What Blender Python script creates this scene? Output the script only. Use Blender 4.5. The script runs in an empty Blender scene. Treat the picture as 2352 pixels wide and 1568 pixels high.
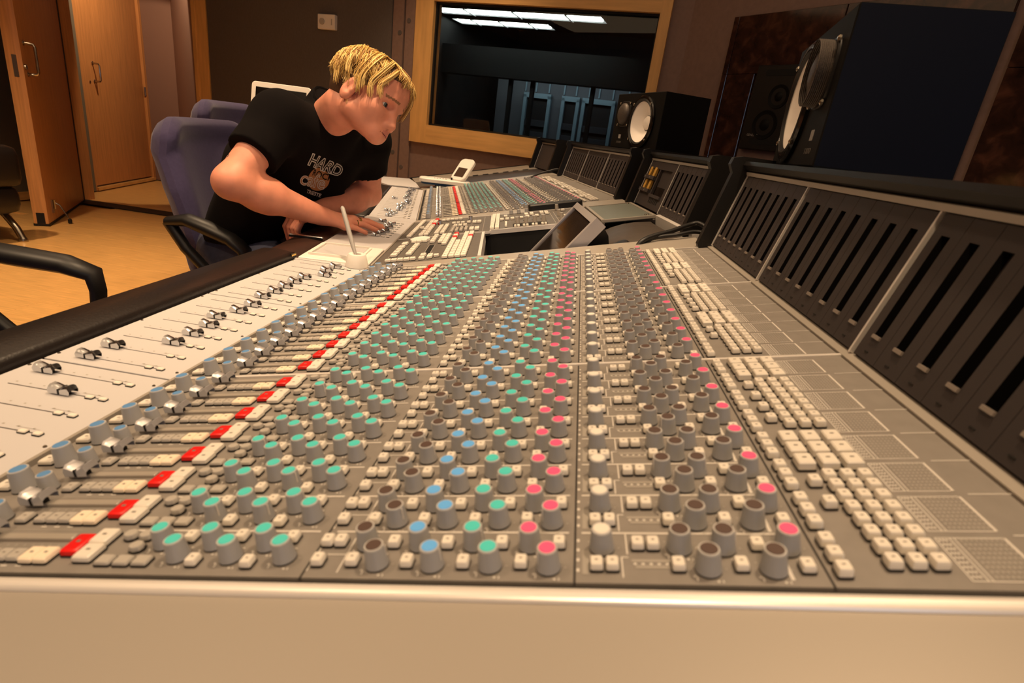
import bpy, math, random
import numpy as np
from mathutils import Matrix, Vector
from mathutils.bvhtree import BVHTree
random.seed(7)
PI = math.pi
scene = bpy.context.scene
COL = scene.collection

# ------------------------------------------------------------------ camera
def cam_setup():
    cd = bpy.data.cameras.new('camera')
    cam = bpy.data.objects.new('camera', cd)
    COL.objects.link(cam)
    right = Vector((0.98530, 0.11972, 0.12188))
    down = Vector((0.15529, -0.33006, -0.93110))
    fwd = Vector((-0.07125, 0.93634, -0.34380))
    m = Matrix(((right.x, -down.x, -fwd.x, 0), (right.y, -down.y, -fwd.y, 0), (right.z, -down.z, -fwd.z, 1.06), (0, 0, 0, 1)))
    q = m.to_quaternion()
    cam.matrix_world = Matrix.Translation((0, 0, 1.06)) @ q.to_matrix().to_4x4()
    cd.sensor_width = 36.0
    cd.lens = 19.463
    cd.clip_start = 0.01
    cd.dof.use_dof = True
    cd.dof.focus_distance = 1.5
    cd.dof.aperture_fstop = 8.0
    scene.camera = cam
cam_setup()

# ------------------------------------------------------------------ world, lights, exposure
w = bpy.data.worlds.new('world'); scene.world = w; w.use_nodes = True
w.node_tree.nodes['Background'].inputs[0].default_value = (1.0, 0.70, 0.45, 1)
w.node_tree.nodes['Background'].inputs[1].default_value = 0.012
vs = scene.view_settings
vs.view_transform = 'Standard'; vs.look = 'None'; vs.exposure = 0.0; vs.gamma = 1.0; vs.use_curve_mapping = False
WARM = (1.0, 0.70, 0.42)
def spot(name, loc, aim, power, size_deg, blend=0.6, radius=0.06, color=WARM):
    l = bpy.data.lights.new(name, 'SPOT'); o = bpy.data.objects.new(name, l); COL.objects.link(o)
    l.energy = power; l.color = color; l.spot_size = math.radians(size_deg); l.spot_blend = blend; l.shadow_soft_size = radius
    o.location = loc; d = Vector(aim) - Vector(loc)
    o.rotation_euler = d.to_track_quat('-Z', 'Y').to_euler()
    return o
def area(name, loc, aim, power, sx, sy, color=WARM):
    l = bpy.data.lights.new(name, 'AREA'); o = bpy.data.objects.new(name, l); COL.objects.link(o)
    l.energy = power; l.color = color; l.shape = 'RECTANGLE'; l.size = sx; l.size_y = sy
    o.location = loc; d = Vector(aim) - Vector(loc)
    o.rotation_euler = d.to_track_quat('-Z', 'Y').to_euler()
    return o
CEIL = 2.75
# downlights recessed in the ceiling (their fittings are built with the ceiling)
spot('downlight_lamp', (-0.45, 1.35, CEIL - .02), (-0.52, 1.38, 0.7), 150, 62, .9)
spot('downlight_lamp', (0.35, 0.75, CEIL - .02), (0.1, 0.75, 0.8), 95, 80, .9)
spot('downlight_lamp', (-0.35, 2.7, CEIL - .02), (-0.45, 2.75, 0.7), 120, 70, .9)
spot('downlight_lamp', (-1.9, 2.6, CEIL - .02), (-2.0, 2.6, 0.0), 170, 95, .8)
spot('downlight_lamp', (-3.3, 2.3, CEIL - .02), (-3.4, 2.4, 0.0), 260, 100, .8)
spot('downlight_lamp', (-1.5, 0.6, CEIL - .02), (-1.2, 0.9, 0.5), 110, 90, .9)
spot('downlight_lamp', (-0.2, -0.9, CEIL - .02), (-0.2, -0.4, 0.8), 110, 100, .9)
spot('downlight_lamp', (-0.95, 3.5, CEIL - .02), (-1.0, 3.7, 0.6), 90, 95, .9)
area('cool_fill', (0.9, -2.2, 1.5), (0.3, 0.8, 0.9), 8, .9, 1.6, (.55, .72, 1.0))  # added cool fill from behind the camera; the near wall has no doorway
spot('downlight_lamp', (-0.95, 1.9, CEIL - .02), (0.30, 1.95, 1.15), 70, 60, .9)
spot('vestibule_lamp', (-4.15, 5.5, CEIL - .02), (-5.15, 6.15, 0.9), 110, 75, .15, .03)
area('ceiling_bounce', (-0.8, 1.2, CEIL - .05), (-0.8, 1.2, 0), 34, 4.5, 4.0)

# ------------------------------------------------------------------ materials
def lin(c):
    return tuple((x / 12.92 if x <= .04045 else ((x + .055) / 1.055) ** 2.4) for x in c)
def rgb(r, g, b): return lin((r / 255., g / 255., b / 255.))
MATS = {}
def mat(name, col, rough=.5, metal=0., spec=.5, emit=0., noise=None, bump=None, coat=0., sheen=0., trans=0., ior=1.45, sss=0.):
    """noise=(scale, amount, stretch xyz); bump=(scale, strength)"""
    m = bpy.data.materials.new(name); m.use_nodes = True
    nt = m.node_tree; b = nt.nodes['Principled BSDF']
    b.inputs['Base Color'].default_value = (*col, 1); b.inputs['Roughness'].default_value = rough
    b.inputs['Metallic'].default_value = metal; b.inputs['Specular IOR Level'].default_value = spec
    b.inputs['IOR'].default_value = ior
    if coat: b.inputs['Coat Weight'].default_value = coat; b.inputs['Coat Roughness'].default_value = .12
    if sheen: b.inputs['Sheen Weight'].default_value = sheen; b.inputs['Sheen Roughness'].default_value = .4
    if trans: b.inputs['Transmission Weight'].default_value = trans
    if sss:
        b.inputs['Subsurface Weight'].default_value = sss; b.inputs['Subsurface Radius'].default_value = (.6, .2, .1); b.inputs['Subsurface Scale'].default_value = .008
    if emit: b.inputs['Emission Color'].default_value = (*col, 1); b.inputs['Emission Strength'].default_value = emit
    if noise or bump: tc = nt.nodes.new('ShaderNodeTexCoord')
    if noise:
        sc, amt, st = noise
        mp = nt.nodes.new('ShaderNodeMapping'); mp.inputs['Scale'].default_value = st
        nt.links.new(tc.outputs['Object'], mp.inputs['Vector'])
        n = nt.nodes.new('ShaderNodeTexNoise'); n.inputs['Scale'].default_value = sc; n.inputs['Detail'].default_value = 4
        nt.links.new(mp.outputs[0], n.inputs['Vector'])
        r = nt.nodes.new('ShaderNodeMapRange'); r.inputs[1].default_value = .3; r.inputs[2].default_value = .7
        r.inputs[3].default_value = 1 - amt; r.inputs[4].default_value = 1 + amt
        nt.links.new(n.outputs[0], r.inputs[0])
        mx = nt.nodes.new('ShaderNodeMix'); mx.data_type = 'RGBA'; mx.blend_type = 'MULTIPLY'; mx.inputs[0].default_value = 1
        mx.inputs[6].default_value = (*col, 1)
        nt.links.new(r.outputs[0], mx.inputs[7]); nt.links.new(mx.outputs[2], b.inputs['Base Color'])
    if bump:
        n2 = nt.nodes.new('ShaderNodeTexNoise'); n2.inputs['Scale'].default_value = bump[0]; n2.inputs['Detail'].default_value = 3
        nt.links.new(tc.outputs['Object'], n2.inputs['Vector'])
        bp = nt.nodes.new('ShaderNodeBump'); bp.inputs['Strength'].default_value = bump[1]; bp.inputs['Distance'].default_value = .002
        nt.links.new(n2.outputs[0], bp.inputs['Height']); nt.links.new(bp.outputs[0], b.inputs['Normal'])
    MATS[name] = m
    return m
mat('panel_grey', rgb(132, 126, 120), .5, noise=(60, .06, (1, 1, 1)))
mat('fader_panel', rgb(192, 189, 190), .48)
mat('silver_trim', rgb(238, 232, 226), .34, .35)
mat('rail_paint', rgb(168, 160, 150), .42, .25)
mat('legend_white', rgb(216, 210, 202), .6)
mat('legend_dim', rgb(158, 152, 144), .6)
mat('button_cream', rgb(226, 219, 208), .38)
mat('button_warm', rgb(240, 224, 200), .38)
mat('button_grey', rgb(176, 170, 162), .45)
mat('button_red', rgb(226, 24, 20), .35)
mat('dark_gap', rgb(26, 23, 21), .7)
mat('button_mark', rgb(120, 112, 104), .6)
mat('knob_grey', rgb(152, 152, 154), .42)
mat('knob_rim', rgb(186, 184, 182), .4)
mat('cap_teal', rgb(78, 208, 204), .5)
mat('cap_blue', rgb(100, 178, 250), .5)
mat('cap_pink', rgb(255, 92, 142), .5)
mat('cap_dark', rgb(84, 66, 60), .55)
mat('cap_white', rgb(232, 226, 216), .45)
mat('cap_steel', rgb(88, 138, 190), .5)
mat('chrome', rgb(206, 208, 212), .20, 1.0)
mat('satin_metal', rgb(222, 222, 226), .34, .75)
mat('slot_dark', rgb(52, 44, 40), .8)
mat('black_plastic', rgb(22, 20, 20), .45)
mat('black_gloss', rgb(16, 14, 14), .16)
mat('black_matte', rgb(14, 13, 13), .8)
mat('meter_black', rgb(58, 52, 52), .55, bump=(400, .05))
mat('meter_window', rgb(14, 12, 12), .3)
mat('meter_tab', rgb(140, 130, 122), .45)
mat('vu_gold', rgb(206, 160, 78), .5)
mat('leather_black', rgb(30, 24, 22), .36, bump=(180, .25))
mat('leather_brown', rgb(52, 34, 28), .36, bump=(180, .2))
mat('bezel_silver', rgb(190, 186, 188), .35, .5)
mat('screen_off', rgb(38, 30, 26), .12, noise=(6, .35, (1, 3, 3)))
mat('cover_grey', rgb(66, 58, 52), .5, noise=(9, .15, (1, 6, 1)))
mat('panel_dark', rgb(98, 93, 88), .5, noise=(60, .06, (1, 1, 1)))
mat('plate_grey', rgb(118, 124, 118), .45, .2)
mat('wood_floor', rgb(216, 166, 100), .34, noise=(7, .16, (1, 14, 1)), coat=.25)
mat('wood_door', rgb(198, 138, 84), .42, noise=(5, .14, (14, 14, .7)))
mat('wood_frame', rgb(214, 166, 102), .42, noise=(5, .12, (6, 6, .8)))
mat('wood_frame_h', rgb(214, 166, 102), .42, noise=(5, .12, (.8, .8, 8)))
mat('wall_brown', rgb(130, 106, 96), .85, noise=(40, .06, (1, 1, 1)))
mat('wall_fabric', rgb(92, 84, 80), .95, noise=(160, .12, (3, 3, .4)))
mat('wall_dim', rgb(112, 104, 90), .9)
mat('wall_pink', rgb(134, 104, 92), .85)
mat('ceiling_paint', rgb(150, 132, 116), .9)
mat('gasket_black', rgb(16, 14, 13), .6)
mat('steel', rgb(180, 170, 155), .25, 1.0)
mat('brass', rgb(200, 165, 90), .25, 1.0)
mat('chair_blue', rgb(72, 64, 98), .95, noise=(120, .08, (1, 1, 1)), sheen=.25)
mat('chair_dark', rgb(40, 36, 48), .9)
mat('ns_black', rgb(13, 12, 12), .6, spec=.2)
mat('ns_navy', rgb(5, 11, 28), .7, spec=.2)
mat('cone_white', rgb(250, 242, 234), .6)
mat('mesh_grey', rgb(84, 76, 70), .5, .4, noise=(600, .5, (1, 1, 1)))
mat('white_plastic', rgb(232, 226, 218), .4)
mat('device_blue', rgb(30, 70, 110), .5)
mat('dark_lcd', rgb(70, 54, 44), .2)
mat('pen_grey', rgb(160, 156, 152), .45)
mat('cable_black', rgb(22, 20, 20), .45)
mat('navy_cloth', rgb(20, 22, 44), .95)
mat('text_white', rgb(200, 196, 190), .6)
mat('text_dim', rgb(92, 86, 80), .6)
mat('glass', (1, 1, 1), 0.0, trans=1.0, ior=1.35)
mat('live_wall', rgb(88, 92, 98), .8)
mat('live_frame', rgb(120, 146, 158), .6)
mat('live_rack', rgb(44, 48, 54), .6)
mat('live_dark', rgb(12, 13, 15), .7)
mat('tube_light', (0.85, 0.95, 0.85), emit=9.0)
mat('fixture_white', rgb(200, 200, 205), .5)
mat('lamp_glow', (1.0, 0.72, 0.42), emit=6.0)
mat('skin', rgb(225, 150, 123), .5, noise=(26, .10, (1, 1, 1)), sss=.12)
mat('lips', rgb(206, 126, 112), .45)
mat('nail', rgb(226, 160, 138), .3)
mat('eye_white', rgb(225, 215, 205), .25)
mat('iris', rgb(84, 100, 104), .2)
mat('pupil', rgb(8, 8, 8), .15)
mat('hair_blond', rgb(214, 172, 92), .45)
mat('hair_light', rgb(240, 208, 134), .42)
mat('hair_mid', rgb(164, 120, 64), .5)
mat('hair_root', rgb(92, 64, 42), .6)
mat('brow', rgb(150, 104, 74), .7)
mat('shirt_black', rgb(15, 11, 11), .95, spec=.15, noise=(30, .1, (1, 1, 1)))
mat('jeans', rgb(74, 78, 100), .9, noise=(80, .15, (1, 1, 1)))
mat('shoe', rgb(28, 26, 26), .5)
mat('tattoo', rgb(92, 84, 80), .7)
mat('print_orange', rgb(176, 118, 74), .7)
mat('print_grey', rgb(150, 146, 142), .7)

def marble():
    m = bpy.data.materials.new('marble_brown'); m.use_nodes = True; nt = m.node_tree; b = nt.nodes['Principled BSDF']
    tc = nt.nodes.new('ShaderNodeTexCoord')
    n = nt.nodes.new('ShaderNodeTexNoise'); n.inputs['Scale'].default_value = 16; n.inputs['Detail'].default_value = 12; n.inputs['Distortion'].default_value = .6
    nt.links.new(tc.outputs['Object'], n.inputs['Vector'])
    r = nt.nodes.new('ShaderNodeValToRGB'); e = r.color_ramp.elements
    e[0].position = .3; e[0].color = (*rgb(38, 24, 20), 1); e[1].position = .75; e[1].color = (*rgb(92, 58, 46), 1)
    k = e.new(.52); k.color = (*rgb(56, 35, 29), 1)
    nt.links.new(n.outputs[0], r.inputs[0]); nt.links.new(r.outputs[0], b.inputs['Base Color'])
    b.inputs['Roughness'].default_value = .08
    MATS['marble_brown'] = m
marble()

# ------------------------------------------------------------------ mesh building
class G:
    """collects polygons with material slots; M is the current transform"""
    def __init__(s, *mats):
        s.v = []; s.f = []; s.mi = []; s.names = list(mats); s.M = Matrix.Identity(4)
    def m(s, name):
        if name not in s.names: s.names.append(name)
        return s.names.index(name)
    def add(s, vs_, fs, mname=None):
        b = len(s.v); k = s.m(mname) if mname else 0
        s.v += [tuple(s.M @ Vector(p)) for p in vs_]
        for f in fs: s.f.append(tuple(b + i for i in f)); s.mi.append(k)
    def box(s, x0, x1, y0, y1, z0, z1, mname=None):
        vs_ = [(x0, y0, z0), (x1, y0, z0), (x1, y1, z0), (x0, y1, z0), (x0, y0, z1), (x1, y0, z1), (x1, y1, z1), (x0, y1, z1)]
        s.add(vs_, [(3, 2, 1, 0), (4, 5, 6, 7), (0, 1, 5, 4), (1, 2, 6, 5), (2, 3, 7, 6), (3, 0, 4, 7)], mname)
    def quad(s, a, b, c, d, mname=None): s.add([a, b, c, d], [(0, 1, 2, 3)], mname)
    def rings(s, rings, mname=None, cap0=True, cap1=True, closed=True, mlist=None):
        n = len(rings[0]); b = len(s.v)
        for r in rings: s.v += [tuple(s.M @ Vector(p)) for p in r]
        k = s.m(mname) if mname else 0
        for i in range(len(rings) - 1):
            kk = s.m(mlist[i]) if mlist else k
            for j in range(n if closed else n - 1):
                j2 = (j + 1) % n
                s.f.append((b + i * n + j, b + i * n + j2, b + (i + 1) * n + j2, b + (i + 1) * n + j)); s.mi.append(kk)
        if cap0: s.f.append(tuple(b + j for j in reversed(range(n)))); s.mi.append(s.m(mlist[0]) if mlist else k)
        if cap1: s.f.append(tuple(b + (len(rings) - 1) * n + j for j in range(n))); s.mi.append(s.m(mlist[-1]) if mlist else k)
    def rrect(s, cx, cy, w_, d_, r, z, n=2):
        out = []; r = min(r, w_ / 2 * .98, d_ / 2 * .98)
        for qx, qy, a0 in ((1, 1, 0), (-1, 1, PI / 2), (-1, -1, PI), (1, -1, 1.5 * PI)):
            for i in range(n + 1):
                a = a0 + i / n * PI / 2
                out.append((cx + qx * (w_ / 2 - r) + r * math.cos(a), cy + qy * (d_ / 2 - r) + r * math.sin(a), z))
        return out
    def slab(s, cx, cy, w_, d_, z0, z1, r=.002, ch=.001, mname=None, n=2):
        s.rings([s.rrect(cx, cy, w_, d_, r, z0, n), s.rrect(cx, cy, w_, d_, r, z1 - ch, n), s.rrect(cx, cy, w_ - 2 * ch, d_ - 2 * ch, max(r - ch, .0003), z1, n)], mname)
    def lathe(s, prof, seg=16, mname=None, cap0=True, cap1=True, mlist=None):
        s.rings([[(r * math.cos(2 * PI * i / seg), r * math.sin(2 * PI * i / seg), z) for i in range(seg)] for r, z in prof], mname, cap0, cap1, True, mlist)
    def tube(s, pts, rad, seg=8, mname=None, squash=1.0):
        P = [Vector(p) for p in pts]; R = rad if isinstance(rad, (list, tuple)) else [rad] * len(P)
        rings = []; up = None
        for i, p in enumerate(P):
            t = (P[min(i + 1, len(P) - 1)] - P[max(i - 1, 0)]).normalized()
            if up is None:
                up = Vector((0, 0, 1)) if abs(t.z) < .9 else Vector((0, 1, 0))
            a = t.cross(up).normalized(); b = a.cross(t).normalized(); up = b
            rings.append([tuple(p + (a * math.cos(2 * PI * j / seg) + b * math.sin(2 * PI * j / seg) * squash) * R[i]) for j in range(seg)])
        s.rings(rings, mname)
    def prism(s, poly, y0, y1, mname=None):
        """poly in (x,z), extruded along y"""
        n = len(poly); a = [(x, y0, z) for x, z in poly]; b = [(x, y1, z) for x, z in poly]
        s.add(a + b, [tuple(range(n)), tuple(n + i for i in reversed(range(n)))] + [(i, n + i, n + (i + 1) % n, (i + 1) % n) for i in range(n)], mname)
    def vprism(s, poly, z0, z1, mname=None):
        """poly in (x,y) counter-clockwise, extruded along z"""
        n = len(poly); a = [(x, y, z0) for x, y in poly]; b = [(x, y, z1) for x, y in poly]
        s.add(a + b, [tuple(reversed(range(n))), tuple(n + i for i in range(n))] + [(i, (i + 1) % n, n + (i + 1) % n, n + i) for i in range(n)], mname)
    def mesh(s, name, smooth=35):
        me = bpy.data.meshes.new(name); me.from_pydata(s.v, [], s.f)
        for n in s.names: me.materials.append(MATS[n])
        me.polygons.foreach_set('material_index', s.mi)
        if smooth:
            me.polygons.foreach_set('use_smooth', [True] * len(s.f)); me.set_sharp_from_angle(angle=math.radians(smooth))
        me.update()
        return me
    def build(s, name, parent=None, smooth=35, W=None):
        return link(name, s.mesh(name, smooth), parent, W)
WORLD = {}
def link(name, me, parent=None, W=None):
    """link mesh as an object; W is its world matrix"""
    o = bpy.data.objects.new(name, me); COL.objects.link(o)
    W = W if W is not None else Matrix.Identity(4)
    if parent is not None:
        o.parent = parent; o.matrix_basis = WORLD[parent.name].inverted() @ W
    else: o.matrix_basis = W
    WORLD[o.name] = W
    return o
def empty(name, W, label=None, cat=None, group=None):
    o = link(name, None, None, W); o.empty_display_size = .1
    tag(o, label, cat, group)
    return o
def tag(o, label=None, cat=None, group=None, kind=None):
    if label: o['label'] = label
    if cat: o['category'] = cat
    if group: o['group'] = group
    if kind: o['kind'] = kind
    return o
def struct(g, name, parent=None, smooth=35, W=None):
    o = g.build(name, parent, smooth, W)
    if parent is None: o['kind'] = 'structure'
    return o
def merged(name, items, parent, W):
    """items: list of (G template, Matrix) -> one joined mesh"""
    names = []; V = []; F = []; MI = []; base = 0
    for t, M in items:
        a = np.array(t.v, dtype=float); m3 = np.array(M)
        V.append(a @ m3[:3, :3].T + m3[:3, 3])
        mp = []
        for n in t.names:
            if n not in names: names.append(n)
            mp.append(names.index(n))
        F += [tuple(base + i for i in f) for f in t.f]; MI += [mp[k] for k in t.mi]
        base += len(t.v)
    g = G(*names); g.v = [tuple(x) for x in np.concatenate(V)]; g.f = F; g.mi = MI
    return g.build(name, parent, 35, W)
def T(x, y, z): return Matrix.Translation((x, y, z))
def RZ(a): return Matrix.Rotation(a, 4, 'Z')
def RY(a): return Matrix.Rotation(a, 4, 'Y')
def RX(a): return Matrix.Rotation(a, 4, 'X')
def basis(o, x, y, z):
    return Matrix(((x[0], y[0], z[0], o[0]), (x[1], y[1], z[1], o[1]), (x[2], y[2], z[2], o[2]), (0, 0, 0, 1)))
def text_mesh(txt, size, mname, bold=0.0, depth=.0004):
    c = bpy.data.curves.new('lettering', 'FONT'); c.body = txt; c.size = size; c.align_x = 'CENTER'; c.align_y = 'CENTER'; c.offset = bold; c.extrude = depth; c.resolution_u = 3
    o = bpy.data.objects.new('lettering', c); COL.objects.link(o)
    dg = bpy.context.evaluated_depsgraph_get(); me = bpy.data.meshes.new_from_object(o.evaluated_get(dg))
    bpy.data.objects.remove(o); me.materials.clear(); me.materials.append(MATS[mname])
    return me
# ------------------------------------------------------------------ room shell
def frame2(o, ang):
    """vertical wall frame: x along the wall, y = depth (towards the room is -y), z up"""
    return T(o[0], o[1], 0) @ RZ(ang)
# floor with laminate planks
g = G('wood_floor'); g.box(-6.2, 2.8, -2.6, 7.2, -.12, -.012); floor = struct(g, 'floor', smooth=0)
pw, pl = .19, 1.28
pm = []
for var in range(3):
    gp = G('wood_floor'); c = .0012
    gp.rings([[(0, 0, -.012), (pl - .001, 0, -.012), (pl - .001, pw - .001, -.012), (0, pw - .001, -.012)],
              [(0, 0, -c), (pl - .001, 0, -c), (pl - .001, pw - .001, -c), (0, pw - .001, -c)],
              [(c, c, 0), (pl - .001 - c, c, 0), (pl - .001 - c, pw - .001 - c, 0), (c, pw - .001 - c, 0)]])
    pm.append(gp.mesh('plank', 0))
for j in range(26):
    y = .1 + j * pw; off = (j * .37) % 1.28
    for i in range(4):
        x = -5.35 + i * pl + off
        if x > -1.2: continue
        W = T(x, y, 0) @ RZ(0.0)
        link('plank', pm[(i + j) % 3], floor, W)
# ceiling
g = G('ceiling_paint'); g.box(-6.2, 2.8, -2.6, 7.2, CEIL, CEIL + .1); ceiling = struct(g, 'ceiling', smooth=0)
for x, y in ((-.45, 1.35), (.35, .75), (-.35, 2.7), (-1.9, 2.6), (-3.3, 2.3), (-1.5, .6), (-.2, -.9), (-4.15, 5.5), (-.95, 3.5), (-.95, 1.9)):
    g = G('steel'); g.lathe([(.075, 0), (.075, -.012), (.055, -.012), (.055, .0)], 20, cap0=False, cap1=False)
    link('downlight_trim', g.mesh('downlight_trim'), ceiling, T(x, y, CEIL))
# walls that close the room
def wall(name, a, b, mname, thick=.12, z0=0, z1=CEIL, out=1):
    a = Vector((a[0], a[1])); b = Vector((b[0], b[1])); d = (b - a); L = d.length
    g = G(mname); g.box(0, L, 0 if out > 0 else -thick, thick if out > 0 else 0, z0, z1)
    return struct(g, name, smooth=0, W=T(a.x, a.y, 0) @ RZ(math.atan2(d.y, d.x)))
wall('wall_left', (-4.88, -2.4), (-4.88, 4.95), 'wall_dim')
wall('wall_near', (2.5, -2.4), (-5.0, -2.4), 'wall_brown')
wall('wall_right', (2.02, 2.0), (2.4, -2.5), 'wall_brown')
# left part of the far wall, beside the open door
g = G('wall_dim'); g.box(-5.0, -4.66, 4.88, 5.0, 0, CEIL); struct(g, 'wall_far_left', smooth=0)
g = G('wood_frame_h'); g.box(-4.88, -4.866, -2.3, 4.87, 0, .07); struct(g, 'baseboard_left', smooth=0)
# navy acoustic panel high on the left wall
g = G('navy_cloth'); g.slab(0, 0, .04, .9, 0, .8, .01, .008)
o = g.build('acoustic_panel', W=T(-4.858, 3.95, .93)); tag(o, 'dark navy cloth acoustic panel high on the wall behind the open door', 'panel')
# lintel above doorway
g = G('wall_brown'); g.box(-4.66, -3.36, 4.88, 5.0, 2.15, CEIL); struct(g, 'wall_lintel', smooth=0)
# dark threshold strip
g = G('gasket_black'); g.box(-4.62, -3.36, 4.74, 4.92, 0, .008); struct(g, 'trim_threshold', smooth=0)
# door casing on the left of the opening
g = G('wood_door'); g.box(-4.66, -4.60, 4.86, 5.02, 0, 2.15); struct(g, 'trim_door_left', smooth=0)
# vestibule behind the door opening
wall('wall_vestibule_far', (-5.6, 6.76), (-4.7, 6.76), 'wall_pink', .1)
wall('wall_vestibule_right', (-4.92, 6.76), (-3.30, 4.98), 'wall_pink', .1)
VD = math.atan2(6.744 - 5.475, -5.316 + 4.99)
VW = T(-4.99, 5.475, 0) @ RZ(VD)           # x runs along the vestibule's left wall, +y is out of the vestibule
g = G('wall_pink'); g.box(-.72, -.03, .03, .15, 0, CEIL); g.box(-.03, 1.42, .03, .15, 2.12, CEIL); g.box(1.29, 1.42, .03, .15, 0, CEIL)
struct(g, 'wall_vestibule_left', smooth=0, W=VW)
g = G('wood_door'); g.box(-.03, .0, -.015, .05, 0, 2.12); g.box(1.27, 1.32, -.02, .05, 0, 2.12); g.box(-.03, 1.32, -.015, .05, 2.08, 2.14)
g.m('wall_dim'); g.box(-.11, -.032, -.02, .03, 0, 2.14, 'wall_dim')
struct(g, 'trim_door_2', smooth=0, W=VW)
# inner door of the vestibule
g = G('wood_door'); g.slab(.635, 0, 1.25, .05, .045, 2.07, .004, .003)
d2 = struct(g, 'door_2', W=VW @ T(0, .03, 0)); d2['label'] = 'closed wooden door inside the small lobby, lit from above'
def pull_handle(parent, W, m_='steel', L=.2):
    g = G(m_); g.tube([(0, 0, -L / 2), (0, -.028, -L / 2), (0, -.055, -L / 2 + .004), (0, -.062, -L / 2 + .02), (0, -.062, L / 2 - .02), (0, -.055, L / 2 - .004), (0, -.028, L / 2), (0, 0, L / 2)], .0095, 8)
    for z in (-L / 2, L / 2):
        g.M = T(0, -.001, z) @ RX(PI / 2); g.lathe([(.018, 0), (.018, .004), (.011, .007)], 12)
    g.M = Matrix.Identity(4)
    return link('door_handle', g.mesh('door_handle'), parent, W)
pull_handle(d2, VW @ T(.235, .005, 1.155) , 'steel', .17)
g = G('steel'); g.M = RX(PI / 2); g.lathe([(.012, 0), (.012, .006)], 12); link('keyhole', g.mesh('keyhole'), d2, VW @ T(.15, .006, 1.06))
g = G('steel'); g.lathe([(.011, 0), (.011, .1)], 10); link('hinge', g.mesh('hinge'), d2, VW @ T(1.265, -.012, .98))
g = G('wood_floor'); g.box(-.0, 1.29, -.03, .05, 0, .03); struct(g, 'trim_vestibule_sill', smooth=0, W=VW)
# open entrance door leaf
LA = math.atan2(4.843 - 3.80, -4.55 + 3.89)
LW = T(-3.89, 3.80, 0) @ RZ(LA)            # x from the free edge to the hinge, -y faces the camera side
g = G('wood_door'); g.slab(.617, .045, 1.234, .09, .018, 2.1, .004, .003)
d1 = struct(g, 'door_1', W=LW); d1['label'] = 'open wooden studio door leaf with steel pull handle'
g = G('gasket_black'); g.box(.0, 1.23, -.004, .094, .004, .02); g.box(1.222, 1.25, -.004, .094, .0, 2.1); link('door_gasket', g.mesh('door_gasket', 0), d1, LW)
g = G('gasket_black'); g.box(-.001, .003, .02, .07, .02, .1); link('edge_seal', g.mesh('edge_seal', 0), d1, LW)
pull_handle(d1, LW @ T(.075, 0, 1.155), 'steel', .2)
g = G('steel'); g.box(-.002, 0, .03, .056, 1.03, 1.17); link('lock_plate', g.mesh('lock_plate', 0), d1, LW)
g = G('steel'); g.M = RX(PI / 2); g.lathe([(.018, 0), (.018, .012), (.010, .016)], 14); link('lock_cylinder', g.mesh('lock_cylinder'), d1, LW @ T(.03, 0, 1.10))
g = G('steel', 'black_plastic'); g.box(-.012, .012, -.012, 0, -.05, .05); g.M = T(0, -.02, .02); g.lathe([(.008, -.04), (.008, .03)], 8)
g.M = Matrix.Identity(4); g.tube([(0, -.02, .03), (.0, -.05, .01), (.0, -.10, -.10)], .006, 8); g.M = T(0, -.10, -.125); g.lathe([(.014, 0), (.014, .03), (.006, .036)], 10, 'black_plastic')
link('door_stay', g.mesh('door_stay'), d1, LW @ T(.14, 0, .13))
# far wall with the studio window
WA = math.radians(-14)
WW = T(-3.2, 4.83, 0) @ RZ(WA)             # x along wall, -y into the room
g = G('wood_frame'); g.box(-.13, .02, -.03, .12, 0, CEIL); struct(g, 'trim_pillar', smooth=0, W=WW)
g = G('wood_frame'); g.box(-.13, -.095, -.04, -.03, 0, CEIL); struct(g, 'trim_pillar_edge', smooth=0, W=WW)
g = G('wall_brown')
g.box(.02, 2.0, 0, .12, 0, CEIL); g.box(2.0, 3.70, 0, .12, 0, .95); g.box(2.0, 3.70, 0, .12, 1.97, CEIL); g.box(3.70, 3.92, 0, .12, 0, CEIL)
far = struct(g, 'wall_far', smooth=0, W=WW)
g = G('wall_fabric'); g.slab(.90, -.015, 1.74, .03, 0, CEIL - .01, .003, .003); link('fabric_panel', g.mesh('fabric_panel'), far, WW)
g = G('wall_brown'); g.box(1.775, 1.862, -.02, 0, 0, CEIL - .01); link('wall_batten', g.mesh('wall_batten', 0), far, WW)
g = G('wall_brown'); g.box(1.878, 1.962, -.02, 0, 0, CEIL - .01); link('wall_batten', g.mesh('wall_batten', 0), far, WW)
gs = G('wall_fabric'); gs.M = RX(PI / 2); gs.lathe([(.017, 0), (.015, .003)], 16); sm = gs.mesh('wall_button')
for t, z in ((1.835, 1.66), (1.82, .84), (1.905, 1.74), (1.90, .74), (1.92, 1.32), (1.82, 1.30)):
    link('wall_button', sm, far, WW @ T(t, -.02, z))
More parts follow.
